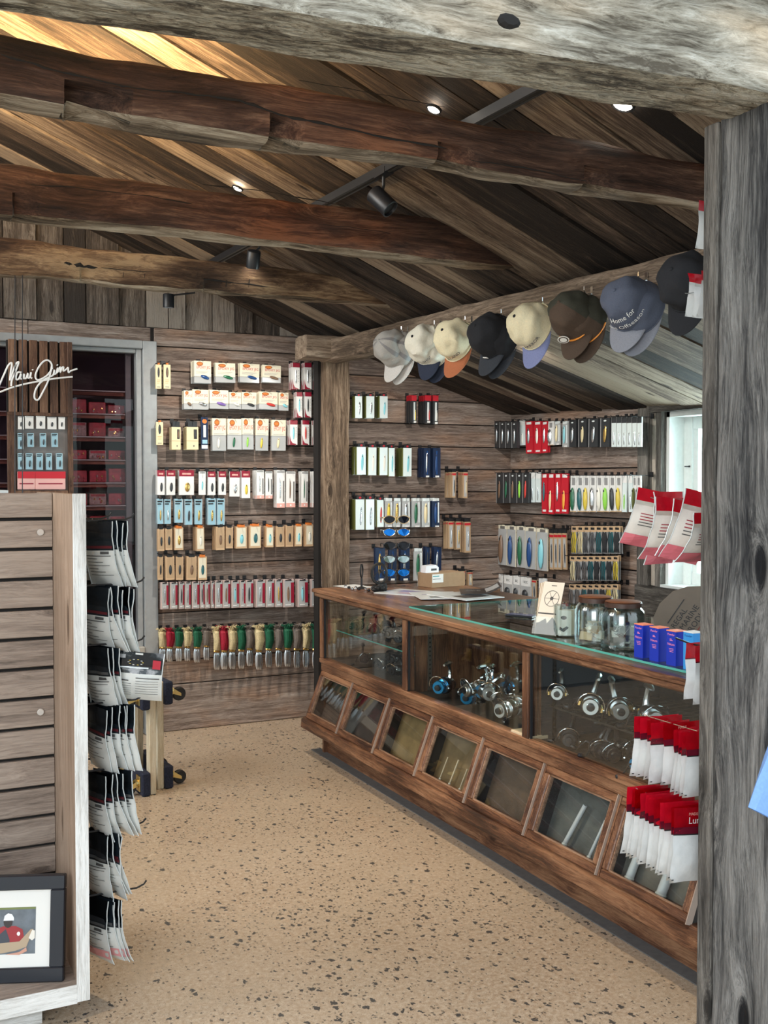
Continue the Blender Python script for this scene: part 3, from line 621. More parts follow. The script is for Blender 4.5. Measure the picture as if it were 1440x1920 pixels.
# ---------------------------------------------------------------- grey-framed glazed cabinet in the back wall
cab=emp('wall_cabinet',(.6,6.6,0),label='grey framed glazed cabinet with many shelves recessed in the far wall',cat='cabinet')
b=B(); b.bbox(1.525,1.612,YL-.05,YL+.02,0,2.475,M_grey,.004); b.bbox(-2.2,1.525,YL-.05,YL+.02,2.425,2.475,M_grey,.004); part('outer_frame',b,cab)
b=B(); b.bbox(1.49,1.524,YL-.02,YL+.05,.52,2.425,M_grey,.004); b.bbox(-2.2,1.49,YL-.01,YL+.05,2.40,2.424,M_grey,.003); part('inner_frame',b,cab)
b=B(); b.bbox(-2.2,1.524,YL-.06,YL+.03,.50,.56,pr('pale_sill',(.42,.40,.36),.5),.004); part('sill',b,cab)
b=B(); b.box(-2.2,1.524,YL+.0,YL+.02,.03,.50,pr('dark_grey_panel',(.10,.10,.10),.6)); part('lower_panel',b,cab)
b=B(); M_cabin=pr('cabinet_inner',(.09,.06,.08),.7,var=.3,bs=3)
b.box(-2.2,1.55,YL+.50,YL+.53,.0,2.6,M_cabin); b.box(1.54,1.58,YL+.02,YL+.53,0,2.6,M_cabin); b.box(-2.2,1.55,YL+.02,YL+.53,2.44,2.47,M_cabin); b.box(-2.25,-2.2,YL,YL+.53,0,2.6,M_cabin); part('case_lining',b,cab)
b=B(); b.box(1.44,1.475,YL+.06,YL+.08,.56,2.4,pr('side_upright_grey',(.13,.15,.16),.5)); part('shelf_upright',b,cab)
M_shw=wood('cabinet_shelf_wood',[(.06,.02,.018),(.12,.045,.035),(.19,.08,.06),(.28,.13,.09)],axis=0,k=2,knots=.3,var=.3,bump=.2)
M_redclear=pr('dark_red_tray',(.34,.03,.05),.35,var=.5,bs=30); M_clear=pr('murky_clear_box',(.32,.22,.22),.25,var=.5,bs=60)
shz=[2.165-.1435*k for k in range(12)]
for k,zs in enumerate(shz):
    b=B(); b.box(-2.15,1.47,YL+.085,YL+.45,zs-.004,zs,M_shw); b.box(-2.15,1.475,YL+.07,YL+.085,zs-.006,zs+.0,pr('shelf_edge_pale',(.36,.36,.37),.3)); b.box(-2.15,1.47,YL+.086,YL+.10,zs-.03,zs-.006,M_shw); part('shelf',b,cab)
M_dgl=glass('cabinet_glass',(.86,.80,.82),.35,.03)
for x0,x1 in ((.42,1.488),(-.75,.40),(-2.15,-.77)):
    b=B(); b.box(x0,x1,YL+.035,YL+.04,.57,2.4,M_dgl); part('glass_door',b,cab)
rnd=random.Random(5)
for k,zs in enumerate(shz[1:]):
    for j,(x0,x1) in enumerate(((1.11,1.21),(1.225,1.33),(1.345,1.45))):
        h=rnd.choice((.06,.075,.09)); b=B(); m=(M_redclear,M_clear)[(k+j)%2 if k%3 else 0]
        y0=YL+.12+.02*rnd.random()
        b.bbox(x0,x1,y0,y0+.2,zs+.001,zs+h,m,.004); b.box(x0+.008,x1-.008,y0-.002,y0,zs+h-.02,zs+h-.005,M_redclear)
        for q in range(5):
            cx=x0+.012+.075*rnd.random(); b.ball((cx,y0-.002,zs+.01+.03*rnd.random()),(.006,.004,.009),(pr('brass_glint',(.7,.5,.2),.2,metal=1),M_redclear,M_clear)[q%3],6,4)
        ob('tackle_box',b,label='%s tackle box, %s of three on the %s shelf down inside the glazed cabinet'%('dark red' if m is M_redclear else 'murky clear',('first','middle','last')[j],ORD[k+1]),cat='box',group='boxes in the glazed cabinet')
# ---------------------------------------------------------------- walnut slat tower in front of it, with niche
TX0,TX1,TY=.705,1.072,6.36
tw=emp('slatted_display_tower',(.89,TY+.05,0),label='walnut display tower with upright slats above a niche, in front of the glazed cabinet',cat='display stand')
M_wal=wood('walnut_slat',[(.035,.018,.012),(.09,.045,.028),(.16,.085,.052),(.25,.145,.09)],axis=2,k=2,knots=.3,var=.5,bump=.2,rough=.5)
zt=2.42; zn=2.00
b=B(); b.box(TX0+.003,TX1-.003,TY+.02,TY+.06,.0,zt-.003,M_dark); part('back_board',b,tw)
xs=[.715+(1.06-.715)/6*i for i in range(6)]
for i,x in enumerate(xs):
    b=B(); b.bbox(x,x+.046,TY,TY+.02,zn-.002,zt,M_wal,.002); part('slat',b,tw)
b=B(); b.bbox(TX0,TX0+.045,TY-.01,TY+.02,.0,zn,M_wal,.002); b.bbox(TX1-.028,TX1,TY-.01,TY+.02,.0,zt,M_wal,.002); b.bbox(TX0,TX1,TY-.012,TY+.02,zn-.02,zn,M_wal,.002); part('surround',b,tw)
b=B(); b.box(TX0+.045,TX1-.028,TY+.013,TY+.019,.8,zn-.02,pr('niche_back',(.20,.185,.18),.6,var=.3,bs=5)); part('niche_back',b,tw)
# sign: white script strokes
M_sign=pr('sign_white_metal',(.88,.88,.88),.35)
def P(px,py): q=onY(px/4.5,640+py/4.5,TY-.035); return q
def smooth_pts(pts,n=6):
    out=[]; N=len(pts)
    for i in range(N-1):
        p0=pts[max(i-1,0)];p1=pts[i];p2=pts[i+1];p3=pts[min(i+2,N-1)]
        for k in range(n):
            t=k/n; out.append(tuple(.5*((2*p1[j])+(-p0[j]+p2[j])*t+(2*p0[j]-5*p1[j]+4*p2[j]-p3[j])*t*t+(-p0[j]+3*p1[j]-3*p2[j]+p3[j])*t**3) for j in range(len(p1))))
    out.append(pts[-1]); return out
strokes=[[(-20,400),(5,345),(40,265),(68,205),(95,180),(100,200),(92,250),(85,310),(84,330)],[(84,330),(110,250),(135,190),(158,174),(152,200),(125,270),(100,330),(95,378)],
 [(180,262),(150,262),(135,300),(140,322),(160,315),(178,275),(172,312),(190,318)],[(190,318),(205,275),(203,310),(222,308),(236,270),(234,305),(250,310)],[(250,310),(258,280),(262,262),(257,300),(272,312)],[(275,236),(277,244)],
 [(440,235),(435,190),(410,162),(375,165),(335,205),(305,265),(300,305),(318,325),(355,315),(400,285),(435,240)],[(438,200),(425,270),(400,350),(360,430),(325,490),(300,490),(290,460),(305,400),(345,345),(400,310),(450,285)],
 [(450,285),(460,240),(458,275),(475,270)],[(482,196),(486,203)],[(475,270),(488,225),(486,262),(500,225),(512,222),(508,262),(525,222),(537,220),(535,250),(560,235),(575,222),(578,262),(600,248),(652,232)],
 [(-40,445),(0,428),(100,390),(220,358),(340,335),(480,312),(612,300)]]
b=B()
for s_ in strokes: b.tube([P(*q) for q in smooth_pts(s_,5)],.0052,M_sign,6)
ob('script_sign',b,label='white script lettering sign mounted across the walnut slats',cat='sign',smooth=True)
for px in (28,42):
    a=onY(px,516,5.08); c=onY(px,1010,5.08); b=B(); b.tube([a,c],.0022,M_black,6); ob('hanging_wire',b,label='thin black wire hanging from the farthest beam, %s of the two'%('left' if px==28 else 'right'),cat='wire')
# ---------------------------------------------------------------- furniture dollies standing on edge
M_cream=wood('dolly_rail_wood',[(.42,.34,.22),(.58,.49,.34),(.68,.60,.45),(.78,.71,.58)],axis=2,k=2,knots=.1,var=.1,bump=.1)
M_navy=pr('navy_carpet',(.018,.024,.05),.95,var=.4,bs=120,bump=.6); M_gold=pr('gold_zinc',(.80,.62,.25),.3,metal=1); M_rub=pr('black_rubber',(.012,.012,.013),.5); M_hub=pr('caster_hub',(.6,.58,.52),.35,metal=.7)
def dolly(x,y,sgn,lab,rz):
    d=emp('furniture_dolly',(x,y,0),(0,0,rz),label=lab,cat='dolly')
    H=.56
    for yy in (-.18,.14):
        b=B(); b.bbox(-.035 if sgn>0 else .0,.0 if sgn>0 else .035,yy,yy+.055,.0,H,M_cream,.003); ob('rail',b,d)
    for z0 in (.0,H-.12):
        b=B(); b.bbox(min(.0,sgn*.045),max(.0,sgn*.045),-.2,.2,z0,z0+.12,M_navy,.006); ob('carpeted_board',b,d)
        for yy in (-.14,.14):
            c=ob('caster',B().bbox(min(sgn*.045,sgn*.05),max(sgn*.045,sgn*.05),yy-.03,yy+.03,z0+.02,z0+.10,M_gold,.001).lathe([(.022,0),(.022,.012),(.012,.016)],M_gold,12,Matrix.Translation((sgn*.05,yy,z0+.06))@Matrix.Rotation(sgn*PI/2,4,'Y')),d)
            q=B()
            for s_ in (-1,1): q.prism([(sgn*.062,yy+s_*.017,z0+.045),(sgn*.062,yy+s_*.017,z0+.075),(sgn*.105,yy+s_*.017,z0+.045),(sgn*.105,yy+s_*.017,z0+.03)],(0,.002*s_,0),M_gold)
            q.box(min(sgn*.056,sgn*.064),max(sgn*.056,sgn*.064),yy-.019,yy+.019,z0+.045,z0+.075,M_gold); ob('fork',q,c)
            q=B(); q.lathe([(.012,-.013),(.024,-.012),(.030,-.013),(.036,-.008),(.036,.008),(.030,.013),(.024,.012),(.012,.013)],M_rub,18,Matrix.Translation((sgn*.098,yy,z0+.04))@Matrix.Rotation(PI/2,4,'X'))
            q.lathe([(.001,-.015),(.012,-.014),(.022,-.0125)],M_hub,12,Matrix.Translation((sgn*.098,yy,z0+.04))@Matrix.Rotation(PI/2,4,'X'))
            ob('wheel',q,c,smooth=True)
    return d
dolly(1.325,5.50,1,'furniture dolly stood on edge, its casters pointing toward the counter',.10)
dolly(1.235,5.42,-1,'furniture dolly stood on edge behind the hanging bags, casters pointing away from the counter',.08)
# ================================================================ THINGS ON / IN THE COUNTER
M_chrome=pr('chrome',(.82,.86,.88),.12,metal=1); M_silver=pr('satin_silver',(.66,.70,.72),.28,metal=1); M_blue=pr('anodised_blue',(.03,.30,.62),.25,metal=.8)
M_gun=pr('black_gloss',(.012,.013,.017),.28,coat=.1); M_goldm=pr('reel_gold',(.75,.52,.20),.25,metal=1)
RM={}
def reelmeshes(kind):
    if kind in RM: return RM[kind]
    cs={'blue':(M_blue,M_silver,M_chrome,M_gun),'gold':(M_silver,M_gun,M_silver,M_goldm),'black':(M_gun,M_gun,M_gun,M_gun),'silver':(M_silver,M_chrome,M_chrome,M_gun),'blackblue':(M_gun,M_gun,M_gun,M_blue)}[kind]
    sp_,bd,ft,ac=cs; RX=Matrix.Rotation(PI/2,4,'Y')
    L=[]
    b=B(); b.lathe([(.001,-.002),(.008,-.002),(.012,.004),(.021,.004),(.0235,.008),(.024,.012),(.019,.014),(.018,.034),(.024,.037),(.0245,.046),(.02,.048)],sp_,20,Matrix.Translation((-.062,0,0))@RX); b.lathe([(.0001,-.006),(.010,-.005),(.011,.0)],M_gun,12,Matrix.Translation((-.062,0,0))@RX); L.append(('spool',b.mesh('spool',True)))
    b=B(); b.lathe([(.026,0),(.030,.006),(.030,.024),(.024,.034),(.012,.040)],M_gun if kind!='silver' else bd,20,Matrix.Translation((-.022,0,0))@RX)
    for s_ in (-1,1): b.prism([(-.018,s_*.030,-.008),(-.018,s_*.030,.008),(-.052,s_*.034,.006),(-.052,s_*.034,-.006)],(0,-s_*.005,0),ac)
    L.append(('rotor',b.mesh('rotor',True)))
    b=B(); b.ball((.034,0,-.004),(.026,.015,.024),bd,12,8); b.ball((.05,0,-.012),(.014,.012,.014),M_gun,8,6); b.lathe([(.015,-.016),(.017,-.012),(.017,.012),(.015,.016)],ac,14,Matrix.Translation((.032,0,-.004))@Matrix.Rotation(PI/2,4,'X')); L.append(('body',b.mesh('body',True)))
    b=B(); b.tube([(.026,0,.016),(.030,0,.034),(.026,0,.055),(.018,0,.072)],[.010,.008,.007,.008],ft,8); b.tube([(-.014,0,.071),(.0,0,.0735),(.018,0,.0745),(.036,0,.0735),(.052,0,.070)],[.004,.008,.009,.008,.004],ft,8); L.append(('foot',b.mesh('foot',True)))
    b=B(); b.tube([(-.048,.034*math.cos(t),.0+.046*math.sin(t)*1.0) if 0 else (-.05-.016*math.sin(t),.037*math.cos(t),.040*math.sin(t)) for t in [PI*k/12 for k in range(13)]],.0016,M_chrome,6); b.ball((-.05,-.037,0),.005,M_chrome,6,4); L.append(('bail',b.mesh('bail',True)))
    b=B(); b.tube([(.032,.014,-.004),(.032,.034,-.004),(.036,.038,-.018),(.046,.042,-.040)],[.004,.003,.003,.003],ft if kind!='gold' else M_gun,7); L.append(('crank',b.mesh('crank',True)))
    b=B(); b.lathe([(.004,0),(.008,.004),(.009,.014),(.006,.022),(.002,.024)],M_gun if kind!='blue' else M_silver,10,Matrix.Translation((.046,.044,-.042))@Matrix.Rotation(-PI/2,4,'X')); L.append(('knob',b.mesh('knob',True)))
    RM[kind]=L; return L
def reel(kind,x,y,z,rz,rx=0,sc=1.0,label='',group=None,ry=0):
    e_=emp('fishing_reel',(x,y,z),(rx,ry,rz),label=label,cat='fishing reel',group=group); e_.scale=(sc,)*3
    ms=reelmeshes(kind); cr_=None
    for n,me in ms:
        o=ob(n,me,e_ if n!='knob' else cr_)
        if n=='crank': cr_=o
    return e_
DK=.555
# bay 2 (middle): bright reels
G2='bright reels in the middle bay of the counter'
def onD(px,py,z): return onZ(px,py,z)
r2=[('blue',806,1292,PI*.02,0,'blue and silver spinning reel standing alone at the far side of the middle bay'),
('blue',846,1312,.1,.5,'small blue-faced spinning reel lying second in the middle bay'),
('silver',868,1300,-.5,0,'silver reel with pale foot standing behind the small blue-faced reel'),
('silver',892,1302,.7,.9,'silver spinning reel with raised foot at the centre of the middle bay'),
('blue',912,1296,.2,.2,'blue spool reel just right of the raised-foot silver reel'),
('silver',915,1338,-.2,1.2,'chrome reel lying nearest the glass in the middle bay'),
('black',938,1318,.5,.4,'black reel with pale crank, in the near half of the middle bay'),
('blue',962,1292,-.1,0,'blue reel with white foot standing against the near stile of the middle bay'),
('silver',972,1325,.3,1.0,'chrome reel lying at the near end of the middle bay, beside the stile')]
for k,(kd,px,py,rz,rx,lab) in enumerate(r2):
    zc=DK+(.052 if rx<.3 else .045); q=onX(px,py,0.0+GX+.16+ (.07 if k in (2,4,7) else 0)); 
    z=DK+.046 if k not in (7,4,2,3) else DK+.085
    q=onZ(px,py,z)
    if q.x<GX+.115: q.x=GX+.115
    reel(kd,q.x,q.y,z+.012,rz+.5,rx,1.38,lab,G2)
# stands for the two raised ones
M_acr=glass('clear_acrylic',(.93,.96,.96),.4,.04)
for k,(px,py,zt_) in enumerate(((880,1330,.60),(955,1330,.60))):
    pass
# bay 3 upper: gold/silver reels on wire shelf, lower: dark reels on deck
r3=[('gold',1050,1296,'silver-faced gold trimmed reel, farthest on the wire shelf'),('gold',1108,1318,'large silver-faced gold reel with round bail, second on the wire shelf'),('gold',1158,1326,'silver-faced gold reel tilted down, third on the wire shelf'),('gold',1216,1342,'silver-faced gold reel nearest on the wire shelf, beside the red bags')]
for k,(kd,px,py,lab) in enumerate(r3):
    z=.70+.056; q=onZ(px,py,z); reel(kd,q.x,q.y,z,.75+.15*k,(0,.3,-.2,.1)[k],1.38 if k!=0 else 1.1,lab,'gold reels on the wire shelf')
r4=[('black',1068,1380,'black reel at the back left under the wire shelf'),('black',1075,1408,'black reel with open bail, nearest the stile under the wire shelf'),('black',1108,1412,'black reel with tall round bail, middle under the wire shelf'),('black',1165,1402,'black reel with raised bail, standing behind the blue-topped one'),('blackblue',1170,1440,'black reel with a blue band, nearest the glass under the wire shelf')]
for k,(kd,px,py,lab) in enumerate(r4):
    z=DK+.044; q=onZ(px,py,z); 
    if q.x<GX+.07: q.x=GX+.07
    reel(kd,q.x,q.y,z,.9+.2*k,(.2,.5,.3,0,.1)[k],1.2,lab,'black reels under the wire shelf')
# bay 1: dark baitcasting reels on glass shelf and deck
k=0
for (x,y,z) in [(2.50,5.40,.728),(2.52,5.22,.728),(2.54,5.05,.728),(2.5,4.90,.728),(2.52,4.76,.728),(2.62,5.3,.728),(2.65,5.12,.728),(2.66,4.94,.728)]:
    reel('black',x,y,z+.046,.8+.5*math.sin(k*3),.3*math.cos(k*2),1.05,'dark reel on the glass shelf of the far bay, %s of eight'%ORD[k],'dark reels on the glass shelf of the far bay'); k+=1
k=0
for (x,y) in [(2.48,5.30),(2.5,5.08),(2.49,4.88),(2.47,4.70),(2.62,5.2),(2.62,4.95),(2.60,4.72)]:
    reel('black',x,y,DK+.046,.7+.6*math.cos(k*2),.4*math.sin(k*2),1.0,'dark reel on the floor of the far bay, %s of seven'%ORD[k],'dark reels on the floor of the far bay'); k+=1
b=B(); q=onZ(965,1375,DK); b.bbox(0,.09,-.14,0,0,.018,pr('pale_wood_block',(.62,.50,.34),.5),.002); ob('wood_block',b,loc=(q.x-.02,q.y,DK+.001),label='flat pale wooden block on the floor of the middle bay by the near stile',cat='block')
# ---- reel box clear acrylic behind bay 3
for k,(px,py) in enumerate(((1140,1292),(1225,1316))):
    q=onZ(px,py+25,.70); b=B(); b.bbox(-.05,.05,-.05,.05,.002,.11,M_acr,.004); ob('acrylic_stand',b,loc=(q.x+.12,q.y+.06,.70),label='clear acrylic block on the wire shelf, %s'%('behind the second gold reel' if k==0 else 'behind the nearest gold reel'),cat='stand')
# ---- jars
M_jar=glass('jar_glass',(.90,.95,.95),1.0,.10); M_lid=pr('jar_lid_wood',(.20,.075,.035),.4,var=.3,bs=30); M_lidside=pr('jar_lid_rim',(.05,.022,.014),.4)
TZ=CZ+.009
def jar(px,py,rad,h,lab,lid=True,fill='paper'):
    q=onZ(px,py,TZ+.001); j=emp('glass_jar',(q.x,q.y,TZ+.0005),label=lab,cat='jar')
    b=B()
    if lid:
        pr_=[(rad*.86,0),(rad*.97,.004),(rad,.014),(rad,h*.68),(rad*.93,h*.78),(rad*.76,h*.85),(rad*.76,h*.93)]
        b.lathe(pr_,M_jar,28); b.lathe([(r*.955,z+.004) for r,z in pr_],M_jar,28,cap=False); ob('glass_body',b,j,smooth=True)
        b=B(); b.lathe([(rad*.78,h*.855),(rad*.84,h*.86),(rad*.84,h*.95),(rad*.80,h*.965)],M_lidside,28); b.lathe([(rad*.80,h*.966),(rad*.82,h*.972),(rad*.76,h*.985),(.001,h*.985)],M_lid,28,cap=False); ob('wooden_lid',b,j,smooth=True)
    else:
        b.lathe([(rad*.94,0),(rad,.005),(rad,h)],M_jar,28); b.lathe([(rad*.93,.006),(rad*.94,h)],M_jar,28); ob('glass_body',b,j,smooth=True)
    return j
j1=jar(1116,1206,.078,.185,'wood-lidded glass jar of small cards, behind and left of the larger wide jar')
j2=jar(1168,1214,.082,.178,'wide wood-lidded glass jar full of grey scraps, beside the blue boxes')
j3=jar(1062,1192,.052,.125,'open straight glass tumbler with fish-printed cards, beside the leaflet holder',lid=False)
rnd=random.Random(3)
M_card1=pr('kraft_card',(.55,.42,.26),.7); M_card2=pr('pale_card',(.72,.68,.60),.7); M_scrap=pr('grey_scrap',(.22,.20,.17),.6,var=.4); M_ink=pr('black_ink',(.02,.02,.02),.6)
for n_,(j,m1,rr,hh) in enumerate(((j1,M_card1,.042,.06),(j2,M_scrap,.046,.07))):
    for k in range(34):
        a=rnd.uniform(0,2*PI); r_=rnd.uniform(0,rr); z=.008+hh*rnd.random()*(1-r_/rr*.3)
        b=B(); b.box(-.026,.026,-.0006,.0006,-.016,.016,m1 if k%3 else M_card2)
        mm=Matrix.Translation((r_*math.cos(a),r_*math.sin(a),z+.014))@Matrix.Rotation(rnd.uniform(0,6),4,'Z')@Matrix.Rotation(rnd.uniform(-1.3,1.3),4,'X')
        o=ob('paper_tag',b,mx=Matrix.Translation(j.location)@mm,label='small %s inside the %s'%(('folded paper tag','grey rubber scrap')[n_],('wood-lidded jar of cards','wide jar full of grey scraps')[n_]),cat='tag' if n_==0 else 'scrap',group=('paper tags in the jar','scraps in the wide jar')[n_])
for k in range(3):
    b=B(); b.box(-.03,.03,-.001,.001,0,.10,(M_card2,M_card1,M_card2)[k]); b.poly([(-.018,-.0015,.02),(.0,-.0015,.012),(.02,-.0015,.03),(.012,-.0015,.036),(-.004,-.0015,.026),(-.016,-.0015,.034)],M_ink); b.ell(0,.07,.012,.008,-.0015,M_ink)
    ob('printed_card',b,mx=Matrix.Translation(j3.location+Vector((-.02+.02*k,.01*k-.01,.006)))@Matrix.Rotation(-.75+.3*k,4,'Z')@Matrix.Rotation(.04,4,'X'),label='%s fish card standing in the open tumbler'%('front pale','middle tan','rear pale')[k],cat='card')
# ---- blue boxes
M_bb=pr('royal_blue_box',(.012,.035,.42),.35); M_bo=pr('orange_lid',(.95,.26,.13),.4); M_bp=pr('pink_print',(.95,.30,.45),.5); M_lb=pr('light_blue_box',(.04,.30,.72),.35); M_w=pr('white_card',(.80,.79,.76),.6)
for k,(px,py) in enumerate(((1197,1233),(1226,1240),(1258,1248),(1290,1256))):
    q=onZ(px,py,TZ); d=.046; h=.118 if k<3 else .125
    e_=emp('boxed_sunscreen' if 0 else 'carton',(q.x+.02,q.y,TZ+.0005),label=['royal blue carton with orange top, beside the wide jar','royal blue carton with orange top, middle of the three','royal blue carton with orange top, beside the light blue carton','light blue carton with white top, closest to the grey post'][k],cat='box')
    b=B(); mb=M_bb if k<3 else M_lb; b.box(-.02,.026,-d/2,d/2,0,h-.003,mb); ob('carton_body',b,e_)
    b=B(); b.box(-.0205,.0265,-d/2-.0005,d/2+.0005,h-.003,h,M_bo if k<3 else M_w); ob('carton_lid',b,e_)
    b=B(); mz=Matrix.Translation((-.0206,0,0))@Matrix.Rotation(-PI/2,4,'Z')
    mp=M_bp if k<3 else pr('dark_blue_print',(.01,.06,.3),.5)
    t1=text('Powder' if k<3 else 'Powder',mp,.011); badd(b,t1,mp,mz@Matrix.Translation((0,0,h-.017)))
    if k<3:
        t2=text('Nature',mp,.012); badd(b,t2,mp,mz@Matrix.Translation((0,0,h-.05)))
        for q2 in range(3): b.box(-.010+.002*q2,.012,-.0003,0,h-.062-.005*q2,h-.0605-.005*q2,mp,mz)
        b.box(-.006,.004,-.0003,0,h-.030,h-.028,mp,mz); b.box(-.006,.008,-.0003,0,h-.034,h-.032,mp,mz)
    ob('print',b,e_)
# ---- leaflet holder + leaflets
q=onZ(1012,1192,TZ); base=Vector((q.x+.02,q.y,TZ+.001))
RZ=-1.15
h_=emp('leaflet_holder',base,(0,0,RZ),label='clear acrylic leaflet holder standing at the front of the glass top',cat='holder')
tl=Matrix.Rotation(-.38,4,'X')
b=B(); b.box(-.055,.055,-.02,.05,0,.003,M_acr); ob('base',b,h_)
b=B(); b.box(-.055,.055,-.004,-.001,.002,.075,glass('holder_front',(.9,.93,.93),.12,.02),tl); b.box(-.055,.055,.034,.037,.002,.15,M_acr,tl); b.box(-.057,-.055,-.004,.037,.002,.1,M_acr,tl); b.box(.055,.057,-.004,.037,.002,.1,M_acr,tl); ob('pocket',b,h_)
M_leaf=pr('leaflet_paper',(.62,.56,.48),.6); M_leafd=pr('leaflet_dark',(.05,.05,.05),.6)
for k in range(6):
    b=B(); y=.004+.005*k; b.box(-.05,.045,y,y+.0012,.004,.225,M_leaf if k%2==0 else pr('leaflet_brown',(.35,.26,.16),.6))
    if k==0:
        m=M_leafd
        b.box(-.05,.045,y-.0004,y,.004,.05,m); b.box(-.05,.045,y-.0004,y,.088,.094,m)
        rr=.033; cc=(0,.155)
        b.tube([(cc[0]+rr*math.cos(a),y-.0006,cc[1]+rr*math.sin(a)) for a in [2*PI*i/24 for i in range(24)]],.0011,m,4,closed=True)
        for i in range(6): a=PI/3*i; b.tube([(cc[0],y-.0006,cc[1]),(cc[0]+rr*math.cos(a),y-.0006,cc[1]+rr*math.sin(a))],.0008,m,4)
        b.ell(cc[0],cc[1],.008,.008,y-.001,m); b.prism([(-.04,y-.0002,.05),(-.01,y-.0002,.07),(.0,y-.0002,.05)],(0,-.0003,0),m); b.prism([(.0,y-.0002,.05),(.02,y-.0002,.078),(.045,y-.0002,.05)],(0,-.0003,0),m)
        b.box(-.012,.012,y-.0004,y,.208,.211,m)
    ob('leaflet',b,mx=Matrix.Translation(base+Vector((0,0,.0)))@Matrix.Rotation(RZ+(.0 if k==0 else .05*k),4,'Z')@tl,label=['front leaflet in the acrylic holder, printed with a fly reel','leaflet directly behind the fly reel leaflet','third leaflet in the acrylic holder','fourth leaflet in the acrylic holder','fifth leaflet in the acrylic holder','rearmost leaflet in the acrylic holder'][k],cat='leaflet',group='leaflets in the acrylic holder')
# ---- phone
q=onZ(978,1156,TZ); b=B(); b.bbox(-.035,.035,-.07,.07,0,.009,M_gun,.003); e_=ob('phone',b,loc=(q.x,q.y,TZ+.0005),rot=(0,0,.5),label='dark phone lying on the glass top left of the leaflet holder',cat='phone')
b=B(); b.box(-.031,.031,-.066,.066,.0091,.0095,pr('phone_screen',(.08,.10,.22),.08,spec=.8)); ob('screen',b,e_)
# ---- magazines and papers
def paper(px,py,w,h,rz,m,lab,z,curl=0,art=None,name='magazine',th=.004):
    q=onZ(px,py,z); b=B(); n=8; vs=[];fs=[]
    for i in range(n+1):
        x=-w/2+w*i/n; zz=curl*max(0,(i/n-.45))**2*4
        for y in (-h/2,h/2): vs+=[(x,y,zz),(x,y,zz+th)]
    for i in range(n):
        a=i*4; c=a+4
        fs+=[(a,a+2,c+2,c),(a+1,c+1,c+3,a+3),(a,c,c+1,a+1),(a+2,a+3,c+3,c+2)]
    fs+=[(0,1,3,2),(n*4,n*4+2,n*4+3,n*4+1)]
    b.add(vs,fs,m)
    if art:
        for (x0,x1,y0,y1,mm) in art:
            zz=lambda x: curl*max(0,((x+w/2)/w-.45))**2*4+th+.0006
            N=4
            for i in range(N):
                xa=x0+(x1-x0)*i/N; xb=x0+(x1-x0)*(i+1)/N
                b.poly([(xa,y0,zz(xa)),(xb,y0,zz(xb)),(xb,y1,zz(xb)),(xa,y1,zz(xa))],mm)
    return ob(name,b,loc=(q.x,q.y,z),rot=(0,0,rz),label=lab,cat='magazine' if name=='magazine' else 'paper')
M_mag=pr('magazine_white',(.72,.74,.74),.3); M_pk=pr('mag_pink',(.62,.42,.45),.35); M_vi=pr('mag_violet',(.30,.25,.45),.35); M_bk=pr('mag_black',(.03,.03,.032),.3)
paper(772,1112,.26,.34,.5,M_mag,'white magazine with pink and violet cover under the others, by the sunglasses stand',CZ+.001,0,[(-.08,-.02,-.1,.05,M_pk),(.0,.07,-.05,.1,M_vi)])
paper(820,1117,.25,.34,-.3,M_mag,'open white magazine with dark picture strip, in the middle of the counter papers',CZ+.006,.0,[(-.06,.08,-.12,-.07,M_bk),(-.08,.05,.02,.04,M_vi)])
paper(872,1118,.26,.34,.15,M_mag,'glossy white leaflet with black landscape photo, near the cross rail',CZ+.011,0,[(-.08,.1,-.10,.02,M_bk)])
pm=paper(900,1110,.22,.26,-.5,M_bk,'black brochure with white lettering curling up beside the carton',CZ+.017,.035,[(.03,.10,-.08,.09,M_mag)])
b=B(); badd(b,text('LAKES',M_w,.03),M_w,Matrix.Translation((-.03,.04,.0052))@Matrix.Rotation(-PI/2,4,'X')); badd(b,text('AND SEA',M_w,.025),M_w,Matrix.Translation((-.03,.0,.0052))@Matrix.Rotation(-PI/2,4,'X')); ob('lettering',b,pm)
q=onZ(662,1096,CZ); paper(665,1100,.16,.22,.2,M_mag,'pale sheet of paper at the far corner of the counter',CZ+.001,0,name='paper_sheet',th=.001)
# carton & tape dispenser
q=onZ(835,1100,CZ); e_=emp('cardboard_box',(q.x,q.y+.05,CZ),(0,0,.15),label='small brown cardboard box with a white shipping label on the far end of the counter',cat='box')
b=B(); b.bbox(-.125,.125,-.07,.07,0,.085,pr('cardboard',(.36,.235,.135),.8,var=.1),.002); b.box(-.125,.125,.068,.0702,.0,.085,M_mag); ob('carton_body',b,e_)
b=B(); b.box(-.122,-.04,-.0712,-.0702,.03,.08,M_w); b.box(-.118,-.07,-.0716,-.0712,.066,.071,pr('teal_print',(.03,.3,.32),.5)); b.box(-.118,-.06,-.0716,-.0712,.05,.053,M_leafd); ob('shipping_label',b,e_)
b=B(); b.prism([(-.06,-.03,0),(.035,-.03,0),(.035,-.03,.03),(.015,-.03,.045),(-.055,-.03,.042)],(0,.05,0),pr('white_plastic',(.78,.76,.78),.35)); b.box(-.02,.02,-.0305,-.03,.012,.024,M_leafd)
ob('label_roll_pack',b,loc=(e_.location.x-.07,e_.location.y,CZ+.0855),rot=(0,0,.1),label='small white packet resting on top of the cardboard box',cat='packet')
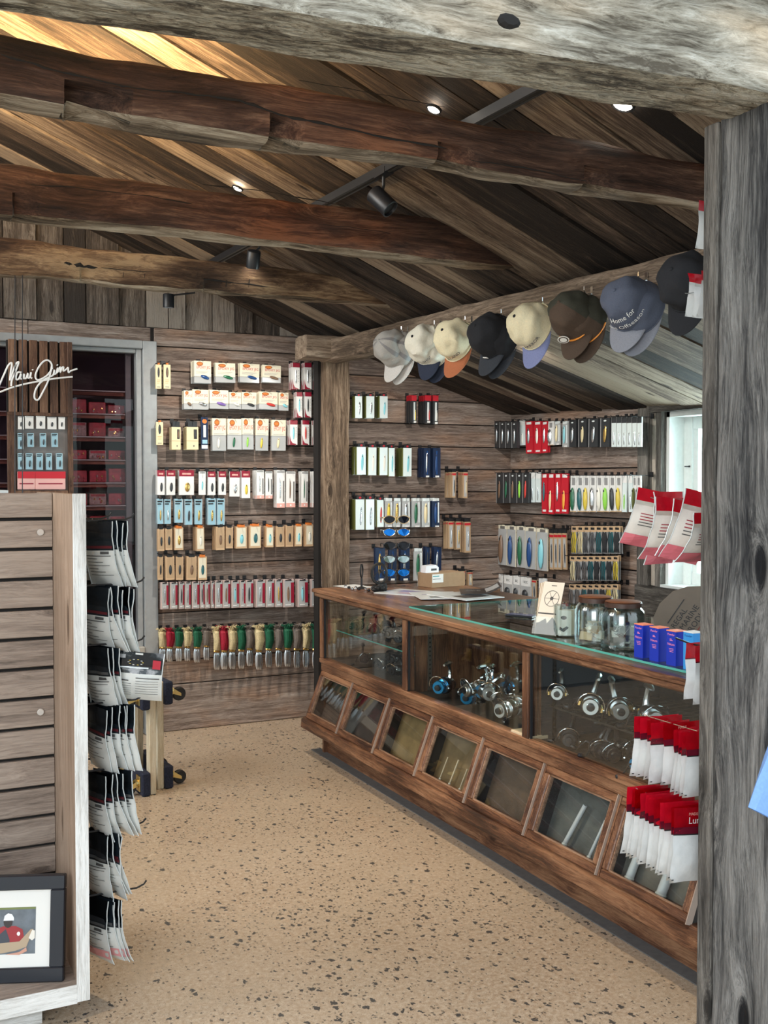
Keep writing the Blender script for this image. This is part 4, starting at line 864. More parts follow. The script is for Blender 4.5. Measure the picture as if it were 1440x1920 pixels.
# ring-shaped display pieces
for k,(px,py,rr) in enumerate(((678,1090,.030),(711,1096,.045))):
    q=onZ(px,py+14,CZ); b=B(); e_=emp('ring_stand',(q.x,q.y,CZ),(0,0,(.9,-.3)[k]),label=['narrow black oval ring ornament on a short stem at the far counter corner','larger black ring ornament with a leafy base beside the sunglasses stand'][k],cat='ornament')
    b.tube([(rr*.95*math.cos(a),0,.105+rr*1.25*math.sin(a)) for a in [2*PI*i/20 for i in range(20)]],.008 if k else .005,M_rub,6,closed=True); ob('ring',b,e_,smooth=True)
    b=B(); b.tube([(0,0,.0),(0,0,.065)],.006,M_rub,6); b.lathe([(.03,0),(.03,.006),(.008,.014)],M_rub,12); ob('stem',b,e_,smooth=True)
    if k:
        b=B(); b.tube([(0,0,.07),(0,0,.155)],.003,M_rub,5); b.tube([(-.03,0,.09),(0,0,.13),(.03,0,.09)],.003,M_rub,5)
        for i in range(14): a=2.4*i; b.ball((.03*math.cos(a),.03*math.sin(a),.015+.012*(i%3)),(.018,.012,.012),M_rub,6,4)
        ob('leafy_base',b,e_)
for k in range(10):
    q=onZ(648+6.2*k,1101+(k*7%5)+k*.6,CZ); b=B(); b.lathe([(.006,0),(.010,.004),(.010,.010),(.004,.014)],(M_chrome,M_gun,M_silver)[k%3],8); ob('small_trinket',b,loc=(q.x,q.y,CZ+.0005),label='tiny metal trinket, %s in the scatter at the far corner of the counter'%ORD[k],cat='trinket',group='trinkets on the far counter corner')
# ---- sunglasses stand
q=onZ(742,1100,CZ); SB=Vector((q.x,q.y,CZ))
st=emp('sunglasses_stand',SB,(0,0,-.35),label='clear countertop stand carrying a column of sunglasses at the far end of the counter',cat='stand')
b=B(); b.lathe([(.06,0),(.06,.006),(.01,.012)],M_acr,20); ob('base',b,st)
b=B(); b.box(-.006,.006,.0,.008,.0,.40,M_acr); ob('column',b,st)
for z in (.40,.325,.25,.17,.085):
    b=B(); b.box(-.02,.02,-.02,.0,z-.012,z-.006,M_acr); ob('arm',b,st)
lens={'dark':pr('lens_dark',(.03,.03,.035),.05,metal=.9),'blue':pr('lens_blue_mirror',(.02,.22,.75),.08,metal=.9),'silver':pr('lens_silver',(.55,.62,.62),.06,metal=1)}
def shades(z,kind,fm,lab):
    e_=emp('sunglasses',SB+Vector((-.01,-.03,z)),(0,0,-.35),label=lab,cat='sunglasses'); e_.scale=(1.25,)*3
    f=B()
    for s_ in (-1,1):
        l=B(); cx=s_*.034
        pts=[(cx+.026*math.cos(a)*(1+.1*math.cos(2*a)),-.002*math.cos(a)**2,.019*math.sin(a)-.003*abs(math.sin(a))) for a in [2*PI*i/18 for i in range(18)]]
        l.prism(pts,(0,.002,0),lens[kind]); ob('lens',l,e_)
        f.tube(pts,.0022,fm,5,closed=True)
        t=B(); t.tube([(s_*.062,.0,.006),(s_*.067,.02,.007),(s_*.066,.09,.004),(s_*.062,.125,-.012)],.0028,fm,5); ob('temple',t,e_)
    f.tube([(-.01,-.001,.006),(0,-.003,.010),(.01,-.001,.006)],.0022,fm,5); ob('frame',f,e_)
shades(.405,'dark',pr('frame_tortoise_gold',(.55,.42,.25),.3,metal=.6),'top pair of sunglasses with pale gold frame and dark lenses')
shades(.33,'blue',M_chrome,'second pair from the top, vivid blue mirrored lenses')
shades(.25,'dark',M_gun,'third pair from the top, black frame and dark lenses')
shades(.17,'silver',M_gun,'fourth pair from the top, silver mirrored lenses')
shades(.09,'blue',M_gun,'bottom pair of sunglasses with blue lenses and black frame')
q=onZ(778,1100,CZ)
# ---- rolled/flopped brown paper bag behind the cartons (on the rear rail, by the window)
M_bag=pr('grey_brown_paper',(.17,.135,.105),.85,var=.12,bs=12)
q=onZ(1285,1215,CZ+.01); b=B(); n=10
Rr=.19; ctrp=Vector((3.0,3.27,CZ+.012))
e_=emp('printed_paper_panel',ctrp,(0,0,-.72),label='stiff brown printed card panel with rounded top, standing behind the blue cartons',cat='panel'); e_.scale=(.86,)*3
pts=[(-.15,0,0),(-.16,0,.06),(-.13,0,.13),(-.07,0,.19),(.0,0,.215),(.1,0,.22),(.22,0,.215),(.26,0,.19),(.26,0,0)]
tlm=Matrix.Rotation(-.12,4,'X')
b.prism(pts,(0,.006,0),M_bag,tlm); ob('card_sheet',b,e_)
b=B(); mt=tlm@Matrix.Translation((0,-.002,0))@Matrix.Rotation(-1.0,4,'Y')
M_r=pr('brick_red_ink',(.20,.04,.03),.7)
for s_,sz,u,v,mm in (('REGAL',.036,.03,.055,M_ink),('MARINE',.038,.06,.018,M_ink),('PRODUCTS',.040,.09,-.020,M_ink)):
    badd(b,text(s_,mm,sz),mm,mt@Matrix.Translation((u,0,v)))
b.box(-.02,.12,-.0002,.0002,.095,.099,M_ink,mt)
for k in range(5): b.box(-.0+.012*k,.17,-.0002,.0002,-.037-.014*k,-.032-.014*k,M_r if k==0 else M_ink,mt)
b.tube([(.03+.012*math.cos(a),-.0005,-.10+.012*math.sin(a)) for a in [2*PI*i/14 for i in range(14)]],.002,M_ink,4,mt,closed=True)
ob('lettering',b,e_)
# ================================================================ HANGING PACKS
def K(n,c,r=.55,**kw): return pr('pk_'+n,c,r,**kw)
cCream=K('cream',(.80,.68,.42)); cCreamL=K('cream_light',(.80,.74,.58)); cWhite=K('white',(.82,.82,.80)); cBlk=K('black',(.015,.016,.018),.4); cRed=K('red',(.55,.015,.03),.4); cMar=K('maroon',(.30,.012,.035),.35)
cOr=K('orange',(.75,.20,.03)); cBr=K('brown_logo',(.42,.13,.03)); cTan=K('tan',(.50,.34,.20)); cKr=K('kraft',(.62,.42,.25)); cPink=K('pink',(.80,.42,.36)); cGr=K('grey',(.30,.30,.30),.4); cClr=K('clear_grey',(.46,.47,.47),.15,spec=.8); cPB=K('pale_blue',(.33,.55,.66),.35)
cOl=K('olive',(.12,.13,.03),.45); cFoilGlare=K('foil',(.84,.95,.95),.25,metal=.15,coat=.5); cNavy=K('navy',(.015,.03,.075),.3); cDk=K('dark_pack',(.035,.038,.042),.3); cSil=K('lure_silver',(.66,.68,.70),.22,metal=.9); cGold=K('lure_gold',(.70,.45,.14),.25,metal=.8); cPrint=K('print_grey',(.16,.15,.14)); cGlint=K('glint',(.80,.86,.86),.1,spec=1)  # foil whitened for glare; glint paints highlights, and also pale tabs and hang holes
LC={'silver':cSil,'gold':cGold,'dark':cDk,'green':K('l_green',(.025,.14,.07),.25),'teal':K('l_teal',(.03,.13,.15),.25),'yellow':K('l_yellow',(.72,.55,.06),.3),'lime':K('l_lime',(.30,.70,.08),.3),'white':K('l_white',(.85,.82,.74),.3),'blue':K('l_blue',(.02,.07,.22),.2),'red':K('l_red',(.6,.05,.04),.3),'cream':K('l_cream',(.82,.70,.42),.3),'brown':K('l_brown',(.22,.13,.08),.3),'orange':K('l_orange',(.85,.40,.05),.3),'purple':K('l_purple',(.2,.12,.4),.3),'sky':K('l_sky',(.25,.62,.70),.25),'olive':cOl}
def lure(cx,cz,rx,rz,col,rot=0,y=-.006,thick=.006):
    b=B(); b.ball((0,0,0),(rx,thick,rz),LC[col],8,6,Matrix.Translation((cx,y,cz))@Matrix.Rotation(rot,4,'Y'))
    b.ball((cx+.0,y-thick*.8,cz+rz*.7),(rx*.3,.002,rz*.12),cBlk,5,3)
    return b.mesh('lure',True)
PT={}
def lines(b,x0,x1,z0,dz,n,m,y=-.0006,h=.012):
    for k in range(n): b.box(x0,x1-(.12*(k%3))*(x1-x0),y,0,z0-dz*k-h,z0-dz*k,m)
def template(kind,col):
    if (kind,col) in PT: return PT[(kind,col)]
    P_=[]; b=B()
    if kind=='slim':
        b.box(-.5,.5,0,.014,-1,-.07,cCream); b.box(-.18,.18,0,.002,-.07,0,cOr); b.ell(0,-.37,.2,.2,-.0006,cDk,14); lines(b,-.3,.3,-.66,.06,3,cOr); b.box(-.3,.3,-.0006,0,-.95,-.92,cPrint)
        P_=[('card',b),('lure',lure(0,-.37,.1,.17,col,0,-.002,.002))]
    elif kind=='wideslim':
        b.box(-.5,.5,0,.012,-1,-.2,cCream); b.box(-.4,.4,0,.003,-.2,0,cDk); b.box(.1,.38,-.0006,0,-.62,-.28,cDk); b.box(-.5,.5,-.0006,0,-.70,-.69,cBr); b.ell(.1,-.87,.07,.035,-.0006,cPrint,8)
        P_=[('card',b),('lure',lure(.24,-.45,.08,.15,col,0,-.002,.002))]
    elif kind=='darkslim':
        b.box(-.5,.5,0,.01,-1,0,cNavy); b.ell(0,-.13,.35,.07,-.0006,cOr); b.box(-.18,.2,-.001,0,-.62,-.25,cWhite); b.box(-.35,.4,-.001,0,-.82,-.7,cPB); b.box(-.45,.45,-.0008,0,-.97,-.86,cWhite); P_=[('card',b)]
    elif kind in ('jig','jigbag'):
        zc=-.70 if kind=='jig' else -.52
        b.box(-.5,.5,0,.010,zc-.0,0,cCreamL if col!='tan' else cCream); b.box(-.5,.5,.001,.008,-1,zc,cClr); b.box(-.5,.5,-.0005,0,zc-.02,zc,cGr)
        b.ell(-.17,-.13,.2,.10,-.0008,cBr,12); b.ell(-.17,-.13,.14,.05,-.0012,cOr,10); 
        t=text('EPOXY JIG',cOr,.20); badd(b,t,cRed,Matrix.Translation((.04,-.0010,-.35))@Matrix.Diagonal((.88,1,.95,1)))
        lines(b,-.4,.35,-.47,.045,2 if kind=='jigbag' else 3,cGr,h=.014)
        P_=[('card',b),('lure',lure(.12 if kind=='jig' else -.05,zc-.03 if kind=='jig' else -.76,.26 if kind=='jig' else .09,.085 if kind=='jig' else .17,{'tan':'green'}.get(col,col),.25,-.005,.006))]
    elif kind=='redbag':
        b.box(-.5,.5,0,.008,-1,0,cWhite); b.box(-.5,.5,-.001,0,-.17,0,cMar); b.prism([(-.5,-.0008,-.62),(-.38,-.0008,-.82),(-.15,-.0008,-.93),(.35,-.0008,-.97),(.35,-.0008,-1.0),(-.5,-.0008,-1.0)],(0,.0006,0),cMar); lines(b,.28,.42,-.28,.06,8,cPrint)
        P_=[('card',b),('lure',lure(-.03,-.52,.13,.27,col,0,-.003,.003))]
    elif kind=='whitecard':
        b.box(-.5,.5,0,.012,-1,0,cWhite); b.box(-.5,.5,-.001,0,-.24,0,cMar); b.box(-.3,.3,-.0014,-.001,-.17,-.1,cPink); P_=[('card',b),('lure',lure(.05,-.68,.17,.19,col,.3,-.004,.004))]
    elif kind=='plainwhite':
        b.box(-.5,.5,0,.012,-1,0,cWhite); b.box(-.4,.4,-.001,0,-.08,-.03,cGr); P_=[('card',b),('lure',lure(0,-.6,.13,.2,col,.2,-.003,.003))]
    elif kind=='longwhite':
        b.box(-.5,.5,0,.014,-1,0,cWhite); b.box(-.5,.5,-.001,0,-1,-.88,cPink); b.box(-.45,.45,-.001,0,-.06,-.02,cGr); b.box(.26,.42,-.001,0,-.84,-.28,cPrint); b.box(-.14,-.10,-.001,0,-.75,-.2,cGr); b.ell(0,-.94,.1,.03,-.0013,cWhite,8)
        P_=[('card',b),('lure',lure(-.08,-.5,.08,.26,col,0,-.003,.003))]
    elif kind=='blue':
        b.box(-.5,.5,0,.014,-1,0,cPB); b.box(-.4,.35,-.001,0,-.13,-.06,cBlk); b.box(-.4,.2,-.001,0,-.22,-.17,cBlk); b.box(-.5,-.44,-.001,0,-1,0,cClr); b.box(.44,.5,-.001,0,-1,0,cClr); P_=[('card',b),('lure',lure(.05,-.65,.13,.22,col,.15,-.004,.004))]
    elif kind=='kraft':
        b.box(-.5,.5,0,.016,-1,-.08,cKr); b.box(-.40,.40,-.001,0,-.92,-.14,cCreamL if col not in('dark','brown') else cTan); b.box(-.3,.3,-.002,.004,-.10,0,cOr if col in('gold','white','teal','sky') else cBlk); P_=[('card',b),('lure',lure(.02,-.6,.17,.20,col,.1,-.004,.004))]
    elif kind=='blister':
        b.box(-.5,.5,.002,.012,-1,0,K('blister_edge',(.60,.47,.44))); b.box(-.38,.5,0,.002,-.97,-.04,cClr); b.box(.22,.5,-.001,0,-.85,-.12,cMar); b.box(-.3,.3,-.001,0,-.06,-.02,cBlk); b.box(-.3,.2,-.001,0,-.93,-.9,cWhite); P_=[('card',b),('lure',lure(-.05,-.52,.12,.27,col,0,-.005,.005))]
    elif kind=='foil':
        b.box(-.5,.5,0,.004,-1,-.10,cFoilGlare); b.box(-.6,-.5,.001,.010,-1,-.10,cOl); b.box(-.4,.4,-.001,.004,-.10,0,cBlk); b.ell(0,-.05,.15,.035,-.0015,cRed,8)  # front colour near white to stand for glare on the foil
        P_=[('card',b),('lure',lure(.1,-.6,.14,.28,col,.2,-.0015,.0015))]
    elif kind=='redtop':
        b.box(-.5,.5,0,.010,-1,-.2,cDk); b.box(-.5,.5,0,.010,-.2,0,cRed); b.box(-.12,.2,-.001,0,-.9,-.25,cGlint); b.box(-.1,.4,-.001,0,-1,-.93,cWhite); P_=[('card',b),('lure',lure(.22,-.72,.1,.2,col,0,-.003,.003))]
    elif kind=='navy':
        b.box(-.5,.5,0,.008,-1,0,cNavy); b.box(-.1,.1,-.001,0,-.9,-.1,LC['blue']); b.box(-.2,.3,-.002,0,-1,-.94,cWhite); P_=[('card',b),('lure',lure(-.1,-.5,.14,.35,col,.15,-.004,.004))]  # blue centre strip is a painted glint
    elif kind=='clear':
        b.box(-.5,.5,0,.010,-1,-.1,cClr if col not in('blue','dark') else cNavy); b.box(-.42,.42,-.001,.006,-.10,0,cGlint); b.box(-.1,.4,-.001,0,-1,-.95,cWhite); b.box(.25,.42,-.001,0,-.85,-.15,cGlint); P_=[('card',b),('lure',lure(-.05,-.52,.2,.36,col,.1,-.006,.006))]
    elif kind=='tan':
        b.box(-.5,.5,0,.008,-1,-.10,cTan); b.box(-.5,.5,0,.006,-.10,0,cBlk); b.box(-.5,.5,-.001,0,-.20,-.14,cRed); b.box(-.3,.3,-.001,0,-.95,-.24,cClr); P_=[('card',b),('lure',lure(.1,-.6,.12,.25,col,0,-.003,.003))]
    elif kind=='dark':
        b.box(-.5,.5,0,.010,-1,0,cDk); b.ell(0,-.09,.16,.03,-.001,cGlint,8); b.box(-.5,-.42,-.001,0,-1,0,cGr); P_=[('card',b),('lure',lure(.02,-.55,.17,.30,col,.18,-.004,.005))]
    elif kind=='red':
        b.box(-.5,.5,0,.010,-1,0,cRed); b.box(-.35,.35,-.001,0,-.10,-.02,cWhite); b.box(-.5,.5,-.001,0,-.5,-.485,cMar); b.box(-.3,.3,-.001,0,-.95,-.9,cWhite); P_=[('card',b),('lure',lure(-.05,-.45 if col!='cream' and col!='orange' else -.66,.18,.25,col,.1,-.005,.006))]
    elif kind=='plug':
        b.box(-.5,.5,0,.008,-1,0,cWhite); b.box(-.25,.25,-.001,0,-.26,-.06,cGr); b.box(-.5,.5,-.001,0,-1,-.97,cTan); P_=[('card',b),('lure',lure(.0,-.64,.30,.32,col,.0,-.010,.012))]
    elif kind=='longplug':
        b.box(-.5,.5,0,.008,-1,0,cCreamL); b.box(-.5,.5,-.0005,0,-1,-.10,cClr); b.box(-.2,.3,-.001,0,-.10,-.03,cPrint); P_=[('card',b),('lure',lure(.0,-.60,.22,.36,col,.06,-.012,.014))]
    elif kind=='glare':
        b.box(-.5,.5,0,.008,-1,0,cFoilGlare); b.box(-.5,.5,-.001,0,-.2,0,cDk if col=='dark' else cWhite); b.box(-.48,-.4,-.001,0,-1,0,cGr); P_=[('card',b),('lure',lure(.05,-.72,.12,.22,col if col!='dark' else 'silver',.1,-.003,.003))]  # glare put into the whitened front colour
    elif kind=='squid':
        b.box(-.5,.5,0,.004,-.22,0,cKr); b.box(-.3,.3,-.001,0,-.14,-.06,cBlk); b.box(-.48,.48,.0,.003,-1,-.22,cGr)
        q=B()
        for i in range(6): x=-.35+.14*i; q.tube([(x*.5,-.003,-.26),(x,-.008,-.5),(x*.7,-.005,-.75),(x*1.2,-.004,-.97)],[.10,.12,.08,.03],LC[col] if i%2 else cDk,4,Matrix.Diagonal((1,.06,1,1))@Matrix.Translation((0,-.06,0)))
        P_=[('card',b),('skirt',q)]
    elif kind=='boc':
        b.box(-.5,.5,0,.010,-1,0,cWhite); badd(b,text('BOC',cBlk,.2),cBlk,Matrix.Translation((0,-.001,-.3))@Matrix.Diagonal((1,1,.8,1))); b.box(-.5,.5,-.0005,0,-1,-.42,cClr); P_=[('card',b),('lure',lure(0,-.78,.28,.22,col,0,-.010,.012))]
    out=[]
    for n,q in P_: out.append((n,q.mesh('%s_%s'%(kind,n)) if isinstance(q,B) else q))
    PT[(kind,col)]=out; return out
DESC={'slim':'cream boxed lure','wideslim':'wide cream boxed lure','darkslim':'dark navy lure card','jig':'cream epoxy jig card','jigbag':'clear bagged jig with cream card','redbag':'maroon-trimmed white lure bag','whitecard':'white card with maroon top','plainwhite':'plain white lure card','longwhite':'long white lure card with pink foot','blue':'pale blue lure box','kraft':'kraft-brown lure box','blister':'grey blister pack with pink edge','foil':'shiny foil lure pack','redtop':'red-topped dark lure pack','navy':'navy lure pack','clear':'clear lure pack','tan':'tan lure card with dark header','dark':'black lure pack','red':'red lure pack','plug':'white card with plug lure','longplug':'long clear pack with plug lure','glare':'glossy glare-white lure pack','squid':'tan-headed squid skirt bag','boc':'white card with block letters'}
M_hook=K('peg_black',(.012,.012,.014),.45)
hkm=B(); hkm.box(-.0022,.0022,-.15,0,-.002,.002,M_hook); hkm.tube([(0,-.15,0),(0,-.16,.006)],.002,M_hook,4); hkm.box(-.012,.012,-.006,0,-.010,.020,M_hook); HK=hkm.mesh('peg_hook')
NP={'pack':0}
rp_=random.Random(11)
NM={'slim':'boxed_lure','wideslim':'boxed_lure','darkslim':'boxed_lure','jig':'jig_card','jigbag':'bagged_jig','redbag':'soft_bait_bag','whitecard':'spinner_card','plainwhite':'spinner_card','longwhite':'long_lure_card','blue':'blue_lure_box','kraft':'kraft_lure_box','blister':'blister_pack','foil':'foil_lure_pack','redtop':'red_top_lure_pack','navy':'navy_lure_pack','clear':'clear_lure_pack','tan':'tan_lure_card','dark':'black_lure_pack','red':'red_lure_pack','plug':'plug_card','longplug':'long_plug_pack','glare':'glossy_lure_pack','squid':'squid_skirt_bag','boc':'lettered_lure_card'}
def packrow(row,items,axis,wallv,rowlab,depth=.13,hooks=True):
    """items: (kind,colour,px0,py0,px1,py1,nbehind[,extra depth])"""
    grp='packs in the '+rowlab
    for i,it in enumerate(items):
        kind,col,x0,y0,x1,y1,nb=it[:7]; dep=it[7] if len(it)>7 else depth
        if axis=='Y':
            v=wallv-dep; p0=onY(x0,y0,v); p1=onY(x1,y1,v); w=p1.x-p0.x; h=p0.z-p1.z; loc=Vector(((p0.x+p1.x)/2,v,p0.z)); rz=0; back=Vector((0,1,0)); hl=Vector((loc.x,wallv-.022,loc.z+.002))
        else:
            v=wallv-dep; p0=onX(x0,y0,v); p1=onX(x1,y1,v); w=abs(p1.y-p0.y); h=p0.z-p1.z; 
            h=(onX((x0+x1)/2,y0,v).z-onX((x0+x1)/2,y1,v).z); loc=Vector((v,(p0.y+p1.y)/2,onX((x0+x1)/2,y0,v).z)); rz=-PI/2; back=Vector((1,0,0)); hl=Vector((wallv-.022,loc.y,loc.z+.002))
        cname='' if kind in('slim','wideslim','darkslim') else {'silver':'silver','gold':'gold'}.get(col,col)+' lure, '
        if kind=='squid': cname='%s skirt, '%col
        lab='%s, %s%s in %s'%(DESC[kind],cname.replace(' lure',''),ORD[i],rowlab)
        e_=emp(NM[kind],loc,(rp_.uniform(-.015,.03),rp_.uniform(-.012,.012),rz+rp_.uniform(-.05,.05)),label=lab,cat='lure pack',group=grp); e_.scale=(w,1,h)
        T=template(kind,col)
        for n,me in T: ob(n,me,e_)
        sm=T[0][1]
        for k in range(nb):
            st=min(.016,(dep-.03)/max(1,nb))
            jx=rp_.uniform(-.002,.002)
            o=ob(NM[kind],sm,None,loc+back*(st*(k+1))+Vector((jx if axis=='Y' else 0,jx if axis=='X' else 0,rp_.uniform(-.003,.003))),(rp_.uniform(-.02,.04),0,rz+rp_.uniform(-.06,.06)),label='%s behind %s front one, %s'%(DESC[kind].split(' with')[0],ORD[i],rowlab),cat='lure pack',group='stack behind the %s pack, %s'%(ORD[i],rowlab)); o.scale=(w,1,h)
        if hooks:
            ob('peg_hook',HK,None,hl,(0,0,rz),label='black peg hook of %s pack, %s'%(ORD[i],rowlab),cat='hook')
Lw='top row beside the cabinet'
R_='left wall row'
def LW(rowlab,items,**kw): packrow(0,items,'Y',YL,rowlab,**kw)
LW('top row beside glazed cabinet',[('slim','dark',292,680,303,729,0),('slim','brown',307,680,320,729,0),('jig','blue',364,676,396,719,4),('jig','green',404,680,441,718,2),('jig','blue',450,681,487,718,2),('jig','brown',492,684,527,718,1),('redbag','silver',549,680,562,730,4),('redbag','silver',571,680,584,730,3),('redbag','silver',591,682,606,730,2)])
LW('second row beside glazed cabinet',[('jig','brown',345,732,361,767,2),('jig','silver',361,730,391,768,1),('jig','purple',393,731,428,767,2),('jig','white',430,735,452,767,1),('jig','dark',453,735,481,768,2),('jig','red',486,734,521,768,2),('jig','sky',523,736,541,770,1),('redbag','sky',556,735,567,783,3),('redbag','dark',572,735,584,783,2),('redbag','white',591,735,606,783,1)])
LW('third row beside glazed cabinet',[('slim','dark',293,788,306,834,0),('wideslim','brown',322,790,339,843,3),('wideslim','dark',350,790,372,843,4),('darkslim','x',377,782,390,843,0),('jigbag','white',398,784,424,845,2),('jigbag','green',427,785,453,843,1),('jigbag','lime',454,784,475,843,1),('jigbag','yellow',480,785,504,845,1),('jigbag','cream',510,787,536,845,1),('redbag','sky',544,788,558,834,4),('redbag','red',567,788,580,834,1),('redbag','silver',589,788,606,834,3)])
LW('fourth row beside glazed cabinet',[('whitecard','dark',295,882,309,928,2),('whitecard','dark',312,882,329,928,1),('whitecard','gold',336,882,364,928,2),('plainwhite','sky',373,884,386,928,0),('whitecard','dark',390,884,404,928,1),('whitecard','dark',410,884,424,928,1),('whitecard','silver',431,884,450,931,0),('whitecard','yellow',453,883,469,934,1),('longwhite','silver',481,882,495,935,4),('longwhite','dark',498,884,511,935,0),('longwhite','silver',519,882,534,952,3),('longwhite','brown',537,884,554,951,0),('longwhite','green',566,884,578,951,3),('longwhite','red',588,884,604,951,3)])
LW('pale blue box row',[('blue','gold',294,936,306,982,1),('blue','silver',308,936,321,982,1),('blue','gold',327,936,343,980,1),('blue','dark',346,936,361,984,1),('blue','gold',365,936,380,983,0),('blue','gold',389,935,405,984,2),('blue','gold',407,935,422,984,1)])
LW('upper kraft box row',[('kraft','dark',296,988,308,1033,1),('kraft','dark',310,988,323,1031,1),('kraft','gold',327,986,344,1031,3),('kraft','white',368,985,383,1033,4),('kraft','brown',405,984,421,1031,4),('kraft','dark',424,985,437,1028,1),('kraft','sky',442,984,463,1028,1),('kraft','teal',468,982,490,1027,2),('kraft','sky',499,984,513,1026,2),('kraft','dark',518,984,533,1025,1),('kraft','dark',536,982,550,1025,1),('kraft','sky',554,982,567,1024,1),('kraft','white',573,980,587,1024,2)])
LW('short lower kraft row',[('kraft','dark',296,1040,306,1087,0),('kraft','dark',310,1040,327,1087,1),('kraft','dark',330,1040,344,1087,0),('kraft','brown',350,1040,369,1087,2),('kraft','teal',371,1040,388,1087,0)])
xs8=[(302,316),(319,333),(336,346),(347,358),(360,374),(375,383),(384,393),(396,402),(403,417),(418,432),(434,448),(450,460),(461,475),(480,497),(499,514),(516,529),(531,551),(558,577),(583,599)]
LW('blister pack row',[('blister',['silver','silver','dark','silver','silver','dark','brown','silver','silver','brown','sky','silver','dark','silver','silver','gold','brown','sky','blue'][i],a,1092-6*i/18,c,1142-5*i/18,1+i%2) for i,(a,c) in enumerate(xs8)])
# right-hand back wall
def RW(rowlab,items,**kw): packrow(0,items,'Y',YR,rowlab,**kw)
RW('top row behind counter end',[('foil','silver',666,738,679,784,2),('foil','silver',687,738,702,784,3),('foil','sky',712,738,727,784,4),('redtop','yellow',772,741,781,793,4),('redtop','red',797,741,808,793,5),('redtop','white',812,741,822,795,2)])
RW('second row behind counter end',[('foil','sky',669,832,686,890,4),('foil','white',691,833,706,891,1),('foil','white',712,833,727,891,3),('foil','sky',729,834,740,893,1),('foil','sky',756,834,772,893,5),('navy','silver',795,840,807,895,5),('navy','blue',812,840,826,895,2)])
RW('third row behind counter end',[('foil','silver',667,930,683,993,4),('foil','silver',686,930,702,993,1),('foil','red',707,932,719,988,1),('clear','yellow',722,934,736,988,1),('clear','gold',738,934,752,988,0),('clear','silver',754,934,769,988,1),('clear','green',772,934,788,988,1),('clear','cream',791,934,806,988,2),('clear','blue',810,934,824,988,2)])
RW('upper tan block by corner',[('tan','dark',848,880,855,933,7),('tan','cream',869,880,877,934,4)])
RW('lower tan block by corner',[('tan','silver',841,972,850,1029,4),('tan','gold',855,972,864,1030,2),('tan','silver',871,972,882,1036,3)])
RW('row behind the sunglasses',[('navy','gold',704,1028,722,1088,1),('navy','dark',730,1028,744,1088,1),('navy','silver',752,1028,768,1088,2),('clear','green',776,1028,792,1088,0),('navy','dark',798,1026,806,1076,2),('navy','silver',814,1026,828,1076,2),('tan','gold',862,1068,872,1096,3),('tan','cream',878,1070,886,1098,1)])
# side wall
def SW(rowlab,items,**kw): packrow(0,items,'X',XS,rowlab,depth=.12,**kw)
s1=[('dark','silver',915+11*i,791,925+11*i,840,1,.16) for i in range(5)]+[('glare','white',974,788,983,835,0),('red','silver',985,790,998,850,1),('red','white',1002,790,1014,850,1),('red','silver',1017,790,1026,849,1),('plug','silver',1028,790,1038,835,0),('clear','cream',1040,790,1050,834,0),('clear','sky',1054,790,1064,838,1),('dark','silver',1066,788,1080,838,1),('dark','cream',1084,786,1100,838,1),('dark','silver',1104,785,1121,838,1),('dark','gold',1126,784,1143,838,1)]+[('glare','dark',1146+9.6*i,782,1155+9.6*i,838,0) for i in range(6)]
SW('top row beside window',s1)
s2=[('dark',['brown','green','brown','lime','red'][i],931+12.3*i,887,942+12.3*i,943,1,.14) for i in range(5)]+[('glare','silver',992,886,1003,942,0),('glare','silver',1004,886,1013,942,0),('red','teal',1016,888,1026,963,0),('red','cream',1028,888,1039,964,0),('red','silver',1041,888,1051,963,0),('red','orange',1053,888,1065,963,0)]+[('plug',c,1070+12.1*i,892,1081+12.1*i,960,0) for i,c in enumerate(['green','teal','yellow','silver','white','lime','dark','yellow'])]+[('glare','lime',1167+0*i,892,1175,960,0) for i in range(1)]+[('glare','silver',1177,892,1185,960,0),('plug','olive',1187,892,1193,960,0),('plug','olive',1194,892,1201,960,0)]
SW('middle row beside window',s2)
SW('long pack row beside window',[('longplug','cream',915,983,932,1057,0),('longplug','brown',934,984,949,1059,0),('longplug','blue',951,985,967,1062,0),('longplug','green',969,986,984,1064,0),('longplug','blue',986,988,1004,1067,0),('longplug','sky',1007,990,1026,1070,0)]+[('tan','dark',1030+8*i,992,1037+8*i,1068,0) for i in range(4)])
for r_,(y0,y1,nm) in enumerate(((986,1038,'upper'),(1042,1089,'middle'),(1095,1140,'lower'))):
    SW('%s squid bag row'%nm,[('squid',['yellow','cream','silver','silver','teal','dark','teal','dark'][(i+r_)%8],1071+11.5*i-(3*r_ if r_<2 else 4),y0,1082+11.5*i-(3*r_ if r_<2 else 4),y1,1) for i in range(8)])
SW('lowest row above counter',[('boc','cream',914,1075,929,1112,0),('boc','brown',931,1076,942,1114,0),('boc','dark',945,1078,960,1118,0),('boc','dark',963,1079,974,1120,0),('boc','dark',977,1081,994,1124,0),('tan','dark',997,1083,1005,1126,0),('boc','silver',1010,1084,1024,1130,0)])
